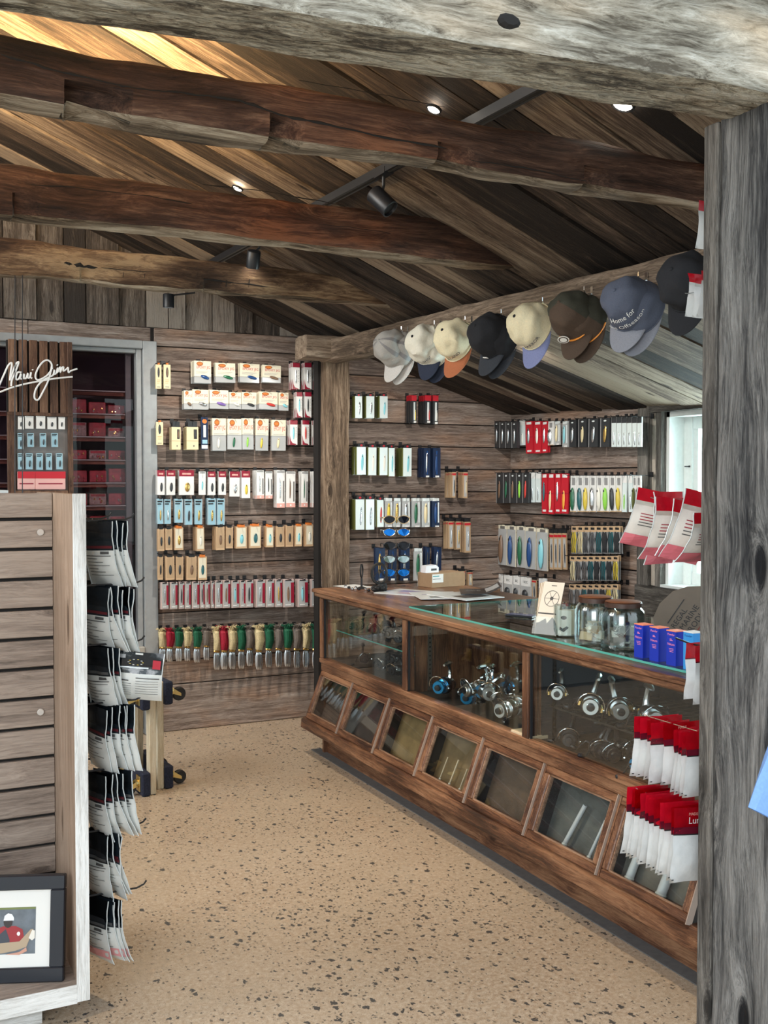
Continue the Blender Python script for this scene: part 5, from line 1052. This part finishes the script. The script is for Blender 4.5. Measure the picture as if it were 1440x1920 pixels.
# niche packs in the slatted tower
NY=TY+.013
def NW(rowlab,items): packrow(0,items,'Y',NY,rowlab,depth=.028,hooks=False)
NW('top row in tower niche',[('plainwhite','dark',34,781,45,805,0),('plainwhite','dark',47,780,63,804,0),('plainwhite','dark',68,780,85,804,0),('plainwhite','dark',89,782,106,805,0),('plainwhite','dark',110,782,122,805,0)])
NW('middle row in tower niche',[('blue','dark',33,812,44,842,0),('blue','dark',51,812,64,838,0),('blue','dark',75,812,87,838,0),('blue','dark',96,812,109,838,0)])
NW('lowest row in tower niche',[('blue','dark',33,850,44,880,0),('blue','dark',48,850,62,880,0),('blue','dark',68,850,81,881,0),('blue','dark',86,850,98,881,0),('blue','dark',105,850,118,880,0)])
for k,(x0,x1) in enumerate(((33,66),(66,123))):
    a=onY(x0,884,NY-.05); c=onY(x1,918,NY-.05); b=B(); w_=c.x-a.x; h_=a.z-c.z
    b.bbox(0,w_,0,.02,0,h_,K('pale_pink',(.80,.45,.42),.3),.003); b.box(0,w_,-.001,0,h_*.62,h_,cRed); b.box(w_*.1,w_*.9,-.001,0,h_*.3,h_*.36,cMar)
    ob('red_topped_packet',b,loc=(a.x,NY-.052,c.z),label='red and pink packet lying in the tower niche, %s'%('narrow one at the left' if k==0 else 'wide one at the right'),cat='packet')
b=B(); a=onY(30,920,NY-.06); c=onY(126,920,NY-.06); b.box(a.x,c.x,NY-.09,NY-.0,a.z-.016,a.z-.0,M_wal); ob('niche_ledge',b,tw,loc=-tw.location)
# ---------------------------------------------------------------- skirted spoons
cols={'cream':(.74,.62,.36),'red':(.42,.012,.04),'green':(.010,.13,.065),'grey':(.20,.17,.15)}
SPm={}
for n_,c in cols.items():
    mt=K('skirt_'+n_,c,.7,var=.4,bs=300)
    a=B()
    rr=random.Random(len(n_))
    for i in range(9):
        t=rr.uniform(-.016,.016); a.tube([(t*.4,-.01,-.012),(t,-.02-.005*(i%3),.004+.004*(i%2)),(t*1.8-.004,-.034,.002+.014*rr.random())],[.0035,.003,.001],mt,4)
    s_=B(); s_.tube([(0,0,-.008),(.003,-.012,-.022),(.006,-.012,-.05),(.002,-.004,-.088)],[.012,.016,.015,.009],mt,8)
    q=B(); q.ball((0,0,0),(.010,.004,.036),cSil,8,6,Matrix.Translation((.002,-.004,-.135))); q.ball((.002,-.004,-.094),(.008,.006,.005),cGold,6,4)
    SPm[n_]=(a.mesh('tuft',True),s_.mesh('skirt',True),q.mesh('spoon',True))
for i,(px,cn,s_) in enumerate([(300,'cream',.8),(314,'red',.8),(331,'green',.8),(347,'cream',.8),(365,'green',.85),(383,'grey',.8),(402,'cream',1.05),(416,'red',1.05),(431,'cream',1.05),(448,'green',1.05),(464,'grey',1),(481,'cream',1.1),(499,'green',1.05),(518,'grey',1.05),(535,'green',1.05),(552,'grey',1.1),(569,'cream',1.1),(587,'green',1.15)]):
    for k in range(3):
        p=onY(px,1180-8*i/17,YL-.12+.03*k)
        e_=emp('skirted_spoon',(p.x+(k-1)*.013+.01,YL-.13+.034*k,p.z-.003*k),(0,0,rp_.uniform(-.3,.3)),label='silver spoon with %s feather skirt, %s hook of the lowest row'%(cn,ORD[i]),cat='lure',group='spoons on the %s hook of the lowest row'%ORD[i]); e_.scale=(s_*1.25,s_*1.1,s_*1.5)
        for n,me in zip(('tuft','skirt','spoon'),SPm[cn]): ob(n,me,e_)
    ob('peg_hook',HK,None,(p.x+.01,YL-.022,p.z),label='black peg hook carrying the spoons at the %s place of the lowest row'%ORD[i],cat='hook')
# ================================================================ CAPS
def capmeshes(c1,c2,cbtn,style,seed):
    crown=B(); n=28; h=11; vs=[];fs=[]
    rx,ry,hh=.093,.080,.125
    for j in range(h+1):
        v=PI/2*j/h
        for i in range(n):
            a=2*PI*i/n; r=math.cos(v)**.62; z=hh*math.sin(v)**.95
            front=max(0,math.cos(a))
            x=rx*r*math.cos(a)+ .006*front*math.sin(v*2); y=ry*r*math.sin(a)
            back=max(0,-math.cos(a)); z-=back*.018*math.sin(v*2)
            # pulled towards the hook (rear) and crumpled
            nn=noise.noise(Vector((x*22+seed*3,y*22,z*22)))*(.022 if c1.name in ('cloth_cream','cloth_offwhite') else .016)*math.sin(v*1.9+.2)
            rr_=1+nn/.09; seam=.0016*(abs(math.cos(3*a)))**24
            x*=rr_-seam*8; y*=rr_-seam*8; z+=nn*.8
            if j==0 and back>.75: z+=.035*(back-.75)*4
            vs.append((x,y,z))
    for j in range(h):
        for i in range(n): k=(i+1)%n; fs.append((j*n+i,j*n+k,(j+1)*n+k,(j+1)*n+i))
    mc=c1 if style!='trucker' else M_mesh
    crown.add(vs,fs,mc)
    # inner shell
    crown.add([(x*.96,y*.96,max(z*.96-.0,0)) for x,y,z in vs],[f[::-1] for f in fs],c1)
    if style=='trucker':
        fp=[k for k in range(len(fs)) if (k%n)<5 or (k%n)>=n-5]
        crown.add([(x*1.012,y*1.012,z*1.012) for x,y,z in vs],[fs[k] for k in fp],c1)
    if style=='stripe':
        for k_ in (4,7,20,23):
            crown.add([(x*1.01,y*1.01,z*1.01) for x,y,z in vs],[fs[q] for q in range(len(fs)) if q%n==k_],K('stripe_grey',(.25,.24,.24)))
    brim=B(); bv=[];bf=[]; m_=14; nr=5
    for layer in (0,1):
        for r in range(nr+1):
            for i in range(m_+1):
                a=-1.25+2.5*i/m_; inner=Vector((rx*math.cos(a),ry*math.sin(a))); ext=.080*math.cos(a*.95)**.55 if abs(a*.95)<PI/2 else 0
                t=r/nr; x=inner.x+ext*t*(.92+.08*math.cos(a)); y=inner.y*(1-.10*t)
                z=.002-.020*(y/ry)**2*(.3+t) + .004*t - layer*.0028
                bv.append((x,y,z))
    W=m_+1; off=(nr+1)*W
    for r in range(nr):
        for i in range(m_):
            a=r*W+i; bf.append((a,a+W,a+W+1,a+1)); bf.append((a+off,a+off+1,a+off+W+1,a+off+W))
    for i in range(m_): a=nr*W+i; bf.append((a,a+off,a+off+1,a+1))
    for r in range(nr):
        for i in (0,m_): a=r*W+i; bf.append((a,a+W,a+W+off,a+off))
    brim.add(bv,bf,c2)
    btn=B(); btn.ball((0,0,hh+.001),(.007,.007,.004),cbtn,8,4)
    sw=B(); sw.tube([(rx*1.02*math.cos(a),ry*1.02*math.sin(a),.006) for a in [2*PI*i/28 for i in range(28)]],.0022,c1 if style!='trucker' else K('orange_rope',(.85,.30,.04)),5,closed=True) if style!='trucker' else sw.tube([(rx*1.03*math.cos(a),ry*1.03*math.sin(a),.007) for a in [-1.3+2.6*i/20 for i in range(21)]],.0035,K('orange_rope',(.85,.30,.04)),6)
    return [('crown',crown.mesh('crown',True)),('brim',brim.mesh('brim',True)),('button',btn.mesh('button',True)),('sweatband',sw.mesh('band',True))]
M_mesh=K('olive_mesh',(.045,.045,.03),.8,var=.6,bs=700)
def F_(n,c): return pr('cloth_'+n,c,.9,var=.12,bs=220,bump=.15)
cr=F_('cream',(.78,.70,.48)); off=F_('offwhite',(.76,.73,.62)); nv=F_('navy',(.020,.028,.055)); bkc=F_('black',(.012,.013,.017)); rust=F_('rust',(.42,.14,.06)); per=F_('periwinkle',(.20,.23,.42)); brn=F_('brown',(.075,.048,.032)); slate=F_('slate',(.085,.10,.145)); slg=F_('slategrey',(.24,.25,.29)); wht=F_('white',(.68,.65,.62)); gry=F_('greyc',(.42,.40,.37)); char=F_('charcoal',(.03,.035,.045))
CAPS=[(760,620,gry,wht,gry,'stripe',True,'grey mesh cap with vertical stripes and white brim, farthest on the rail',None),
(822,610,off,nv,bkc,'plain',True,'off-white cap with navy brim and black button, beside the striped cap','SHOP'),
(880,602,cr,rust,bkc,'plain',False,'cream cap with rust orange brim','ISLAND'),
(948,590,bkc,char,bkc,'plain',True,'all black cap with charcoal brim',None),
(1026,568,cr,per,bkc,'plain',False,'cream cap with periwinkle blue brim','HARBOR'),
(1104,548,brn,brn,brn,'trucker',True,'brown trucker cap with olive mesh, orange rope and oval badge',None),
(1206,522,slate,slg,slate,'plain',True,'slate blue cap with white handwritten lettering and grey brim','x'),
(1318,478,bkc,bkc,bkc,'plain',False,'black cap mostly hidden behind the red-topped bags','n')]
for i,(px,py,c1,c2,cb,stl,pair,lab,txt) in enumerate(CAPS):
    X=2.575; q=onX(px,py,X)
    ms=capmeshes(c1,c2,cb,stl,i)
    for k in ((1,0) if pair else (0,)):
        # local +Z -> towards -X (room), local +X (brim) -> down
        tilt=-.30+.06*math.sin(i*2.1); yaw=.30+.1*math.sin(i*1.3)
        Rm=Matrix(((0,0,-1,0),(0,-1,0,0),(-1,0,0,0),(0,0,0,1)))   # x->-z, z->-x
        Rm=Matrix.Rotation(yaw,4,'Z')@Matrix.Rotation(-tilt,4,'Y')@Rm@Matrix.Rotation(.12*math.sin(i*1.7),4,'Z')
        loc=Vector((q.x-.055+.045*k,q.y-.012*k,q.z-.105-.012*k))
        e_=ob('baseball_cap',None,mx=Matrix.Translation(loc)@Rm@Matrix.Diagonal((1.08,1.08,1.08 if not k else .9,1)),label=lab if not k else ('matching cap tucked behind the '+' '.join(lab.split()[:5])).replace(',',''),cat='cap')
        for n,me in ms: ob(n,me,e_)
        if k==0 and txt:
            # lettering wrapped on the front of the crown
            def wrap(me,m,sz,zoff,xo):
                b=B(); 
                vs=[]
                for v in me.vertices:
                    a=(v.co.x)/.085+.42; zz=zoff+v.co.z
                    vv=min(1.2,math.asin(min(.95,zz/.125))); r=math.cos(vv)**.62
                    vs.append((.1005*r*math.cos(a)+.006*math.sin(vv*2)+.003,.0875*r*math.sin(a),zz))
                b.add(vs,[tuple(p.vertices)[::1] for p in me.polygons],m); return b
            if txt=='x':
                b=wrap(text('Home for',K('thread_white',(.85,.85,.83)),.026),K('thread_white',(.85,.85,.83)),1,.074,0); b2=wrap(text('the Offseason',K('thread_white',(.85,.85,.83)),.026),K('thread_white',(.85,.85,.83)),1,.040,0)
                badd(b,b2.mesh('t'),b2.m[0]); ob('embroidery',b,e_)
            elif txt!='n': ob('embroidery',wrap(text(txt,nv,.020),nv,1,.040,0),e_)
        if k==0 and stl=='trucker':
            b=B(); 
            for rr,m,dy in ((1,K('badge_white',(.75,.74,.70)),0),(.82,brn,.0008),(.6,K('badge_white',(.75,.74,.70)),.0016)):
                b.prism([(.104+dy-.30*z,-.02+y*1.0,.038+z) for y,z in [(.024*rr*math.cos(a),.017*rr*math.sin(a)) for a in [2*PI*t/14 for t in range(14)]]],(.001,0,0),m)
            ob('badge',b,e_)
        if k==0 and i==3:
            b=B(); b.box(.096,.099,-.012,.012,.012,.022,K('badge_white',(.75,.74,.70))); ob('badge',b,e_)
    b=B(); b.tube([(0,0,.0),(-.03,0,-.002),(-.036,0,.012),(-.036,0,.028)],.0028,M_chrome,6); b.box(0,.004,-.007,.007,-.012,.03,M_chrome)
    ob('cap_hook',b,loc=(2.588,q.y,q.z-.006),label='chrome hook on timber rail holding the %s'%' '.join(lab.replace(',','').split()[:5]),cat='hook')
# ================================================================ BAGS ON THE FIXTURE (backs towards the viewer)
cBagB=pr('bag_black_film',(.012,.018,.024),.18,coat=.6,var=.3,bs=30,bump=.3); cBagW=pr('bag_back_label',(.66,.67,.64),.3,coat=.3,var=.12,bs=25); cSeam=pr('bag_seam_clear',(.62,.66,.66),.2,spec=.8); cMr=pr('bag_dark_red',(.10,.015,.02),.3); cTxt=pr('bag_print',(.08,.08,.08),.5); cPk=pr('bag_pink',(.72,.32,.33),.3)
def bagmesh(w,h,front,seed,split=.42,pink=False,curl=.03):
    """sheet bag hanging from (0,0,0); x across, face -Y is shown; belly bulge; returns parts"""
    nx,nz=8,14
    def pt(u,v,side):
        x=(u-.5)*w*(1-.03*math.sin(PI*v)); z=-h*v
        bul=.013*math.sin(PI*min(1,max(0,(v-.30)/.7)))*math.sin(PI*u)
        wr=noise.noise(Vector((u*3+seed*7,v*5,seed)))*.006
        y=curl*(v-.15)**2*1.4*(.4+abs(math.sin(seed*1.7+.7)))+ (wr if 0<u<1 else wr) 
        return (x,y+(-bul if side<0 else bul)*1.0,z)
    out=[]
    vs=[pt(i/nx,j/nz,-1) for j in range(nz+1) for i in range(nx+1)]; o2=len(vs); vs+=[pt(i/nx,j/nz,1) for j in range(nz+1) for i in range(nx+1)]
    top=B(); bot=B(); sm=B(); W=nx+1
    js=int(nz*split)
    F1=[];F2=[];SE=[]
    for j in range(nz):
        for i in range(nx):
            a=j*W+i; fr_=(a,a+W,a+W+1,a+1); bk_=tuple(q+o2 for q in (a,a+1,a+W+1,a+W))
            tgt=SE if (i in (0,nx-1) and 0) else (F1 if j<js else F2)
            tgt+= [fr_,bk_]
    top.add(vs,F1,front[0]); bot.add(vs,F2,front[1])
    sm=[]
    for u in (0,1): sm.append(B().tube([pt(u,j/nz,-1) for j in range(nz+1)],.0016,cSeam,4))
    # printing on the lower half following the sheet
    pb=B()
    def quad(u0,u1,v0,v1,m,dy=-.0012):
        n=4
        for i in range(n):
            ua=u0+(u1-u0)*i/n; ub=u0+(u1-u0)*(i+1)/n
            P4=[pt(ua,v0,-1),pt(ub,v0,-1),pt(ub,v1,-1),pt(ua,v1,-1)]
            pb.poly([(x,y+dy,z) for x,y,z in P4][::-1],m)
    return top,bot,sm,pb,quad,pt
BG={}
def fixbag(variant):
    if variant in BG: return BG[variant]
    seed=variant*1.37+.4
    tp,bt,sm,pb,quad,pt=bagmesh(.125,.205,(cBagB,cBagW),seed,.43,curl=.03)
    js=6/14
    quad(.05,.95,.36,.40,cMr if variant%2 else cTxt)
    quad(.08,.9,js+.075,js+.088,cTxt,-.0016)
    quad(.6,.85,js+.015,js+.055,cTxt,-.0016)
    for k in range(6): quad(.1,.5+.35*((k*7+variant)%3)/2,js+.12+.05*k,js+.128+.05*k,cTxt,-.0016)
    if variant in (4,): quad(.02,.98,.78,.92,cPk,-.002)
    BG[variant]=[('top_film',tp.mesh('t',True)),('label_film',bt.mesh('b',True)),('seam',sm[0].mesh('s')),('seam',sm[1].mesh('s')),('print',pb.mesh('p'))]
    return BG[variant]
rb=random.Random(21)
rows=[(978,[(.60,3.19),(.63,3.19),(.655,3.19),(.68,3.20),(.595,3.33),(.615,3.33)],.72,3.20),
(1100,[(.585,3.19),(.61,3.19),(.635,3.19),(.66,3.19),(.685,3.19),(.71,3.19),(.60,3.34)],.75,3.20),
(1212,[(.585,3.17),(.605,3.17),(.63,3.17),(.60,3.33),(.62,3.33)],.75,3.20),
(1322,[(.59,3.17),(.61,3.17),(.635,3.18),(.66,3.18),(.685,3.19),(.60,3.33),(.71,3.2)],.75,3.20),
(1448,[(.58,3.17),(.60,3.17),(.63,3.18),(.655,3.18),(.69,3.19)],.73,3.20),
(1562,[(.58,3.17),(.60,3.17),(.625,3.17),(.65,3.17)],.75,3.20),
(1682,[(.575,3.17),(.592,3.17),(.61,3.17),(.63,3.17),(.645,3.17)],.75,3.20)]
for r,(py,lst,xt,yt) in enumerate(rows):
    z=onY(170,py,3.2).z
    for h_,(yy) in enumerate((yt,yt+.14)):
        b=B(); x1=xt if h_==0 else xt-.04
        b.tube([(FXo+.006,yy,z+.004),(x1-.03,yy,z+.004),(x1-.008,yy,z+.012),(x1,yy,z+.022)],.003,M_hook,6)
        ob('peg_hook',b,label='black hook with upturned tip in %s row on fixture side, %s one'%(['top','second','third','fourth','fifth','sixth','lowest'][r],('nearer','farther')[h_]),cat='hook',smooth=True)
    lst2=sorted([(.590+(a-.575)*.62,c) for a,c in lst],key=lambda t:t[0])
    for k,(x,y) in enumerate(lst2):
        far=y>3.28
        v=(rb.randrange(4) if r<6 else 4)
        # width runs mostly along Y; face -Y/-X turned to viewer
        ang=PI/2-rb.uniform(.50,.80)
        yy=yt+.14 if far else yt
        e_=emp('lure_bag',(x,yy,z+rb.uniform(-.004,.004)),(rb.uniform(-.05,.12),rb.uniform(-.06,.10),-ang if False else -(PI/2-ang)*0-rb.uniform(.95,1.22)),label='black-topped lure bag showing its pale back, %s in %s fixture row'%(ORD[k],['top','second','third','fourth','fifth','sixth','lowest'][r]),cat='bag',group='bags on the %s fixture row'%['top','second','third','fourth','fifth','sixth','lowest'][r])
        for n,me in fixbag(v): ob(n,me,e_)
# large bag facing the viewer in the third row
q=onY(262,1222,3.17); 
tp,bt,sm,pb,quad,pt=bagmesh(.145,.155,(cBagB,cBagW),2.2,.44)
quad(.40,.56,.02,.055,cBagW); quad(.78,.95,.14,.32,K('bag_red_tag',(.45,.02,.04)),-.0018); quad(.1,.7,.30,.325,cSeam,-.0016); quad(.15,.6,.345,.36,cGr,-.0016)
for a_ in range(10): 
    t=2*PI*a_/10; quad(.42+.15*math.cos(t)-.02,.42+.15*math.cos(t)+.02,.20+.055*math.sin(t),.212+.055*math.sin(t),cBagW if a_%2 else K('bag_gold',(.6,.45,.1)),-.0018)
quad(.06,.2,.06,.13,cGr,-.0016)
quad(.45,.95,.50,.52,cTxt,-.0018); quad(.06,.3,.56,.585,cTxt,-.0018)
for k in range(6): quad(.06,.36,.63+.05*k,.637+.05*k,cTxt,-.0018); quad(.45,.93,.57+.055*k,.577+.055*k,cTxt,-.0018)
e_=emp('lure_bag',(q.x,3.16,q.z),(.02,.10,-.35),label='large lure bag turned face-on, with red tag and ring of dots on black',cat='bag')
for n,me in (('top_film',tp),('label_film',bt),('seam',sm[0]),('seam',sm[1]),('print',pb)): ob(n,me,e_,smooth=n in('top_film','label_film'))
# ================================================================ RED-TOPPED BAGS BEHIND THE GREY POST
cRT=pr('red_film',(.62,.006,.025),.3,coat=.3,var=.15,bs=40,bump=.2); cWF=pr('white_film',(.70,.71,.70),.3,coat=.2,var=.1,bs=30,bump=.25); cDR=pr('dark_red_film',(.12,.006,.018),.25)
RB={}
def redbag(variant,w=.125,h=.235,split=.42,long=False):
    k_=(variant,w,h)
    if k_ in RB: return RB[k_]
    tp,bt,sm,pb,quad,pt=bagmesh(w,h,(cRT,cWF),variant*2.1+.3,split,curl=.012)
    js=int(14*split)/14
    quad(0,1,js-.10,js-.012,cDR); quad(0,1,js-.012,js+.004,cBlk,-.0016)
    quad(.04,.09,.95,.965,cBlk)
    b=B(); t=text('MADE',cWhite,.011,align='LEFT'); t2=text('Lun',cWhite,.026,align='LEFT')
    badd(pb,t,cPink,Matrix.Translation((-.028,-.010,-h*.09))); badd(pb,t2,cWhite,Matrix.Translation((-.028,-.010,-h*.20)))
    RB[k_]=[('red_film',tp.mesh('t',True)),('white_film',bt.mesh('b',True)),('print',pb.mesh('p'))]
    return RB[k_]
def redrow(rowname,pts,w,h,yaw=-.06,lab='red-topped white lure bag'):
    n=len(pts)
    for i,(px,py,Y,dx) in enumerate(pts):
        q=onY(px,py,Y); 
        e_=emp('lure_bag',(q.x+w/2,Y,q.z),(rb.uniform(-.03,.05),rb.uniform(-.02,.06),yaw+rb.uniform(-.12,.12)),label='%s, %s from far end, %s'%(lab,ORD[i],rowname),cat='bag',group=rowname)
        for n_,me in redbag(i%4,w,h): ob(n_,me,e_)
def hookY(px,py,Y0,Y1,lab,hx=2.01):
    q=onY(px,py,Y0); q.x=hx; b=B(); b.tube([(q.x,YF+.056,q.z-.006),(q.x,Y1-.05,q.z-.006),(q.x,Y1-.03,q.z-.002)],.0016,M_silver,6); ob('peg_hook',b,label=lab,cat='hook',smooth=True)
n=12
redrow('bottom row behind the grey post',[(1178+ (1268-1178)*i/(n-1),1478+(1520-1478)*i/(n-1),2.40-(2.40-2.14)*i/(n-1),0) for i in range(n)],.135,.205)
pts=[(1194,1347,2.40),(1202,1347,2.38),(1212,1349,2.36),(1222,1357,2.32),(1247,1358,2.28),(1262,1368,2.24),(1271,1372,2.21),(1280,1374,2.18),(1288,1376,2.15)]
redrow('second lowest row behind the grey post',[(a,c,Y,0) for a,c,Y in pts],.14,.18)
hookY(1316,1522,2.14,2.44,'thin metal hook under the grey post holding the bottom row of red-topped bags',2.01); hookY(1318,1376,2.14,2.44,'thin metal hook behind the grey post holding the second lowest row of red-topped bags',2.045)
hookY(1318,934,2.14,2.44,'thin metal hook by the window holding the loose pink-footed bags',2.065)
# tall white pair
for k,(px,py,Y,lab) in enumerate(((1286,1206,2.30,'tall white bag with red top hanging beside the light blue carton'),(1304,1211,2.18,'second tall white bag, half hidden by the grey post below the blue cartons'))):
    q=onY(px,py,Y); w,h=.12,.165
    tp,bt,sm,pb,quad,pt=bagmesh(w,h,(cRT,cWF),5.5+k,.30,curl=.01); quad(0,1,.27,.29,cDR); quad(.3,.8,.94,.955,cTxt)
    e_=emp('lure_bag',(q.x+w/2,Y,q.z),(0,0,0),label=lab,cat='bag')
    for n_,me in (('red_film',tp),('white_film',bt),('print',pb)): ob(n_,me,e_,smooth=True)
q=onY(1286,1206,2.30); b=B(); b.tube([(q.x+.05,YF+.056,q.z-.006),(q.x+.03,2.31,q.z-.006),(q.x-.012,2.33,q.z+.012)],.003,M_hook,6); ob('peg_hook',b,label='short black hook with raised tip above the tall white bags',cat='hook')
# upper ones
for k,(px,py,Y,w,h,sp__,lab) in enumerate(((1310,376,2.30,.12,.135,.25,'lone red-topped white bag highest behind the grey post'),(1291,512,2.40,.12,.128,.28,'red-topped bag hanging over the black cap, farthest of three'),(1303,514,2.30,.12,.124,.26,'red-topped bag hanging over the black cap, middle of three'),(1315,508,2.20,.12,.125,.24,'red-topped bag hanging over the black cap, nearest of three'))):
    q=onY(px,py,Y); tp,bt,sm,pb,quad,pt=bagmesh(w,h,(cRT,cWF),8.5+k,sp__,curl=.01)
    for j in range(4): quad(.2,.7,.35+.035*j,.36+.035*j,cTxt)
    e_=emp('lure_bag',(q.x+w/2,Y,q.z),(0,.02,0),label=lab,cat='bag')
    for n_,me in (('red_film',tp),('white_film',bt),('print',pb)): ob(n_,me,e_,smooth=True)
hookY(1322,374,2.14,2.34,'thin metal hook high behind the grey post holding the lone red-topped bag',2.21); hookY(1322,508,2.14,2.44,'thin metal hook behind the grey post holding the three bags over the black cap',2.19)
# fanned pink-footed bags by the window
cPF=pr('pink_foot_film',(.66,.16,.20),.3,coat=.4,bump=.2); cWP=pr('cream_film',(.72,.68,.62),.35,coat=.3,var=.12,bs=25,bump=.2)
for k,(px,py,Y,w,h,rz,ry) in enumerate(((1203,921,2.42,.125,.175,-.35,.20),(1222,922,2.36,.125,.215,.15,.0),(1232,933,2.31,.125,.185,-.1,.04),(1259,942,2.26,.12,.165,.2,.18),(1290,924,2.20,.12,.20,-.15,.22),(1298,962,2.15,.12,.14,.1,.02))):
    q=onY(px,py,Y); tp,bt,sm,pb,quad,pt=bagmesh(w,h,(cRT,cWP),11.3+k*1.1,.28,curl=.05)
    for j in range(5): quad(.2,.45+.2*(j%3)/2+.1,.42+.05*j,.435+.05*j,cMar if j<3 else cTxt)
    n_=7
    for j in range(4): quad(0,1,.80+.05*j,.85+.05*j,cPF,-.0018)
    e_=emp('lure_bag',(q.x+w/2,Y,q.z),(.03,ry,rz),label='fanned cream bag with red top and pink foot by window, %s from far end'%ORD[k],cat='bag',group='fanned bags by the window')
    for nn_,me in (('red_film',tp),('cream_film',bt),('print',pb),('seam',sm[0]),('seam',sm[1])): ob(nn_,me,e_,smooth=nn_ in('red_film','cream_film'))
# ================================================================ TRACK LIGHTS, DOWNLIGHTS, LED
TKX=1.77
b=B(); L_=4.6; b.box(-.018,.018,0,L_,-.032,0,M_black); b.box(-.006,.006,0,L_,-.0335,-.032,M_dark)
tk=ob('lighting_track',b,mx=Matrix.Translation((TKX,1.9,ceilz(TKX,1.9)-.012))@Matrix.Rotation(math.atan(.03),4,'X'),label='long black lighting track on the sloping ceiling, passing above the log beams',cat='track')
M_glow=pr('lamp_glow',(1,.93,.80),.5,emis=14)
def head(px,py,Y,tgt,lab,lit=True,power=0,L_=.10,r=.036,drop=None):
    q=onY(px,py,Y); zt=ceilz(TKX,Y)-.045
    e_=emp('track_spotlight',(q.x,Y,q.z),(0,0,0),label=lab,cat='spotlight')
    d=(Vector(tgt)-q).normalized(); Rm=d.to_track_quat('-Z','Y').to_matrix().to_4x4()
    b=B(); b.lathe([(r*.90,L_/2),(r,L_/2-.004),(r,-L_/2),(r*.9,-L_/2-.001),(r*.82,-L_/2+.01)],M_black,20,Rm,False); b.lathe([(.0001,L_/2),(r*.9,L_/2)],M_black,20,Rm,False); ob('lamp_housing',b,e_,smooth=True)
    b=B(); b.lathe([(.0001,-L_/2+.010),(r*.82,-L_/2+.010)],M_glow if lit else M_dark,16,Rm,False); ob('lamp_lens',b,e_)
    b=B(); b.tube([(TKX-q.x,0,zt-q.z),(TKX-q.x,0,.06),(0,0,.03),(0,0,0)],.006,M_black,6); b.box(TKX-q.x-.02,TKX-q.x+.02,-.045,.045,zt-q.z-.004,zt-q.z+.02,M_black); ob('yoke',b,e_)
head(716,377,3.60,(2.6,2.6,1.4),'black cylindrical track spotlight tilted toward the counter, nearest of three',False)
head(475,486,5.02,(1.9,6.4,.0),'second black track spotlight, glowing, seen above the farthest beam',L_=.085,r=.034)
head(316,564,6.20,(1.62,6.32,0),'black track spotlight farthest away, glowing below the farthest beam',L_=.08,r=.034)
for k,(px,py,r) in enumerate(((1168,194,.030),(814,203,.022),(446,352,.022))):
    q=onCeil(px,py,.01); ey=Vector((0,1,.03)).normalized(); ex=Vector((1,0,-.41)).normalized(); ez=ex.cross(ey)
    mx=Matrix(((ex.x,ey.x,ez.x,q.x),(ex.y,ey.y,ez.y,q.y),(ex.z,ey.z,ez.z,q.z),(0,0,0,1)))
    b=B(); b.lathe([(r*1.25,0),(r*1.2,-.006),(r,-.008)],M_black,20,None,False); o=ob('recessed_downlight',b,mx=mx,label=['bright recessed downlight in the ceiling just below the header','small recessed downlight glowing above the nearest log beam','small recessed downlight glowing above the second log beam'][k],cat='downlight')
    b=B(); b.ball((0,0,-.002),(r,r,.009),M_glow,16,6); ob('lamp_lens',b,o)
M_led=pr('led_glow',(1,.72,.36),.5,emis=9)
for k,(Y,x0,x1) in enumerate(((2.535,-1.2,.80),(3.86,-1.2,.80))):
    z=2.560 if k==0 else 2.668
    b=B(); b.box(x0,x1,Y-.012,Y+.012,z+.012,z+.020,M_led); b.box(x0,x1,Y-.014,Y+.014,z,z+.012,M_black)
    ob('led_strip',b,label='warm LED strip lying on top of the %s log beam'%('nearest','second')[k],cat='light strip')
    l=area('led_light',((x0+x1)/2,Y,z+.03),((x0+x1)/2,Y+.05,z+1),x1-x0,.05,(75,150)[k],(1,.66,.30))
# ---------------------------------------------------------------- shirt sleeve at the right edge
M_shirt=pr('light_blue_cloth',(.20,.36,.72),.9,var=.1,bs=150,bump=.1)
q=onY(1440,1395,1.62)
b=B(); n=14; vs=[];fs=[]
A=Vector((1.842,1.56,1.19)); ax=Vector((-.155,.02,-.30)) # sleeve axis from shoulder to cuff
ax_l=ax.length; an=ax.normalized(); u=an.cross(Vector((0,1,0))).normalized(); v=an.cross(u)
for j in range(7):
    t=j/6; c=A+ax*t; rr=.085-.008*t
    for i in range(n):
        a=2*PI*i/n; w_=1+.08*math.sin(3*a+j)
        vs.append(c+u*rr*math.cos(a)*w_+v*rr*.45*math.sin(a)*w_)
for j in range(6):
    for i in range(n): k=(i+1)%n; fs.append((j*n+i,j*n+k,(j+1)*n+k,(j+1)*n+i))
b.add([tuple(p) for p in vs],fs,M_shirt); 
sh=emp('hanging_shirt',(1.90,1.56,1.0),label='light blue shirt hanging beside the grey post, only its short sleeve showing',cat='shirt')
part('sleeve',b,sh,smooth=True)
b=B(); b.bbox(1.86,2.0,1.50,1.62,.6,1.18,M_shirt,.02); part('shirt_body',b,sh)
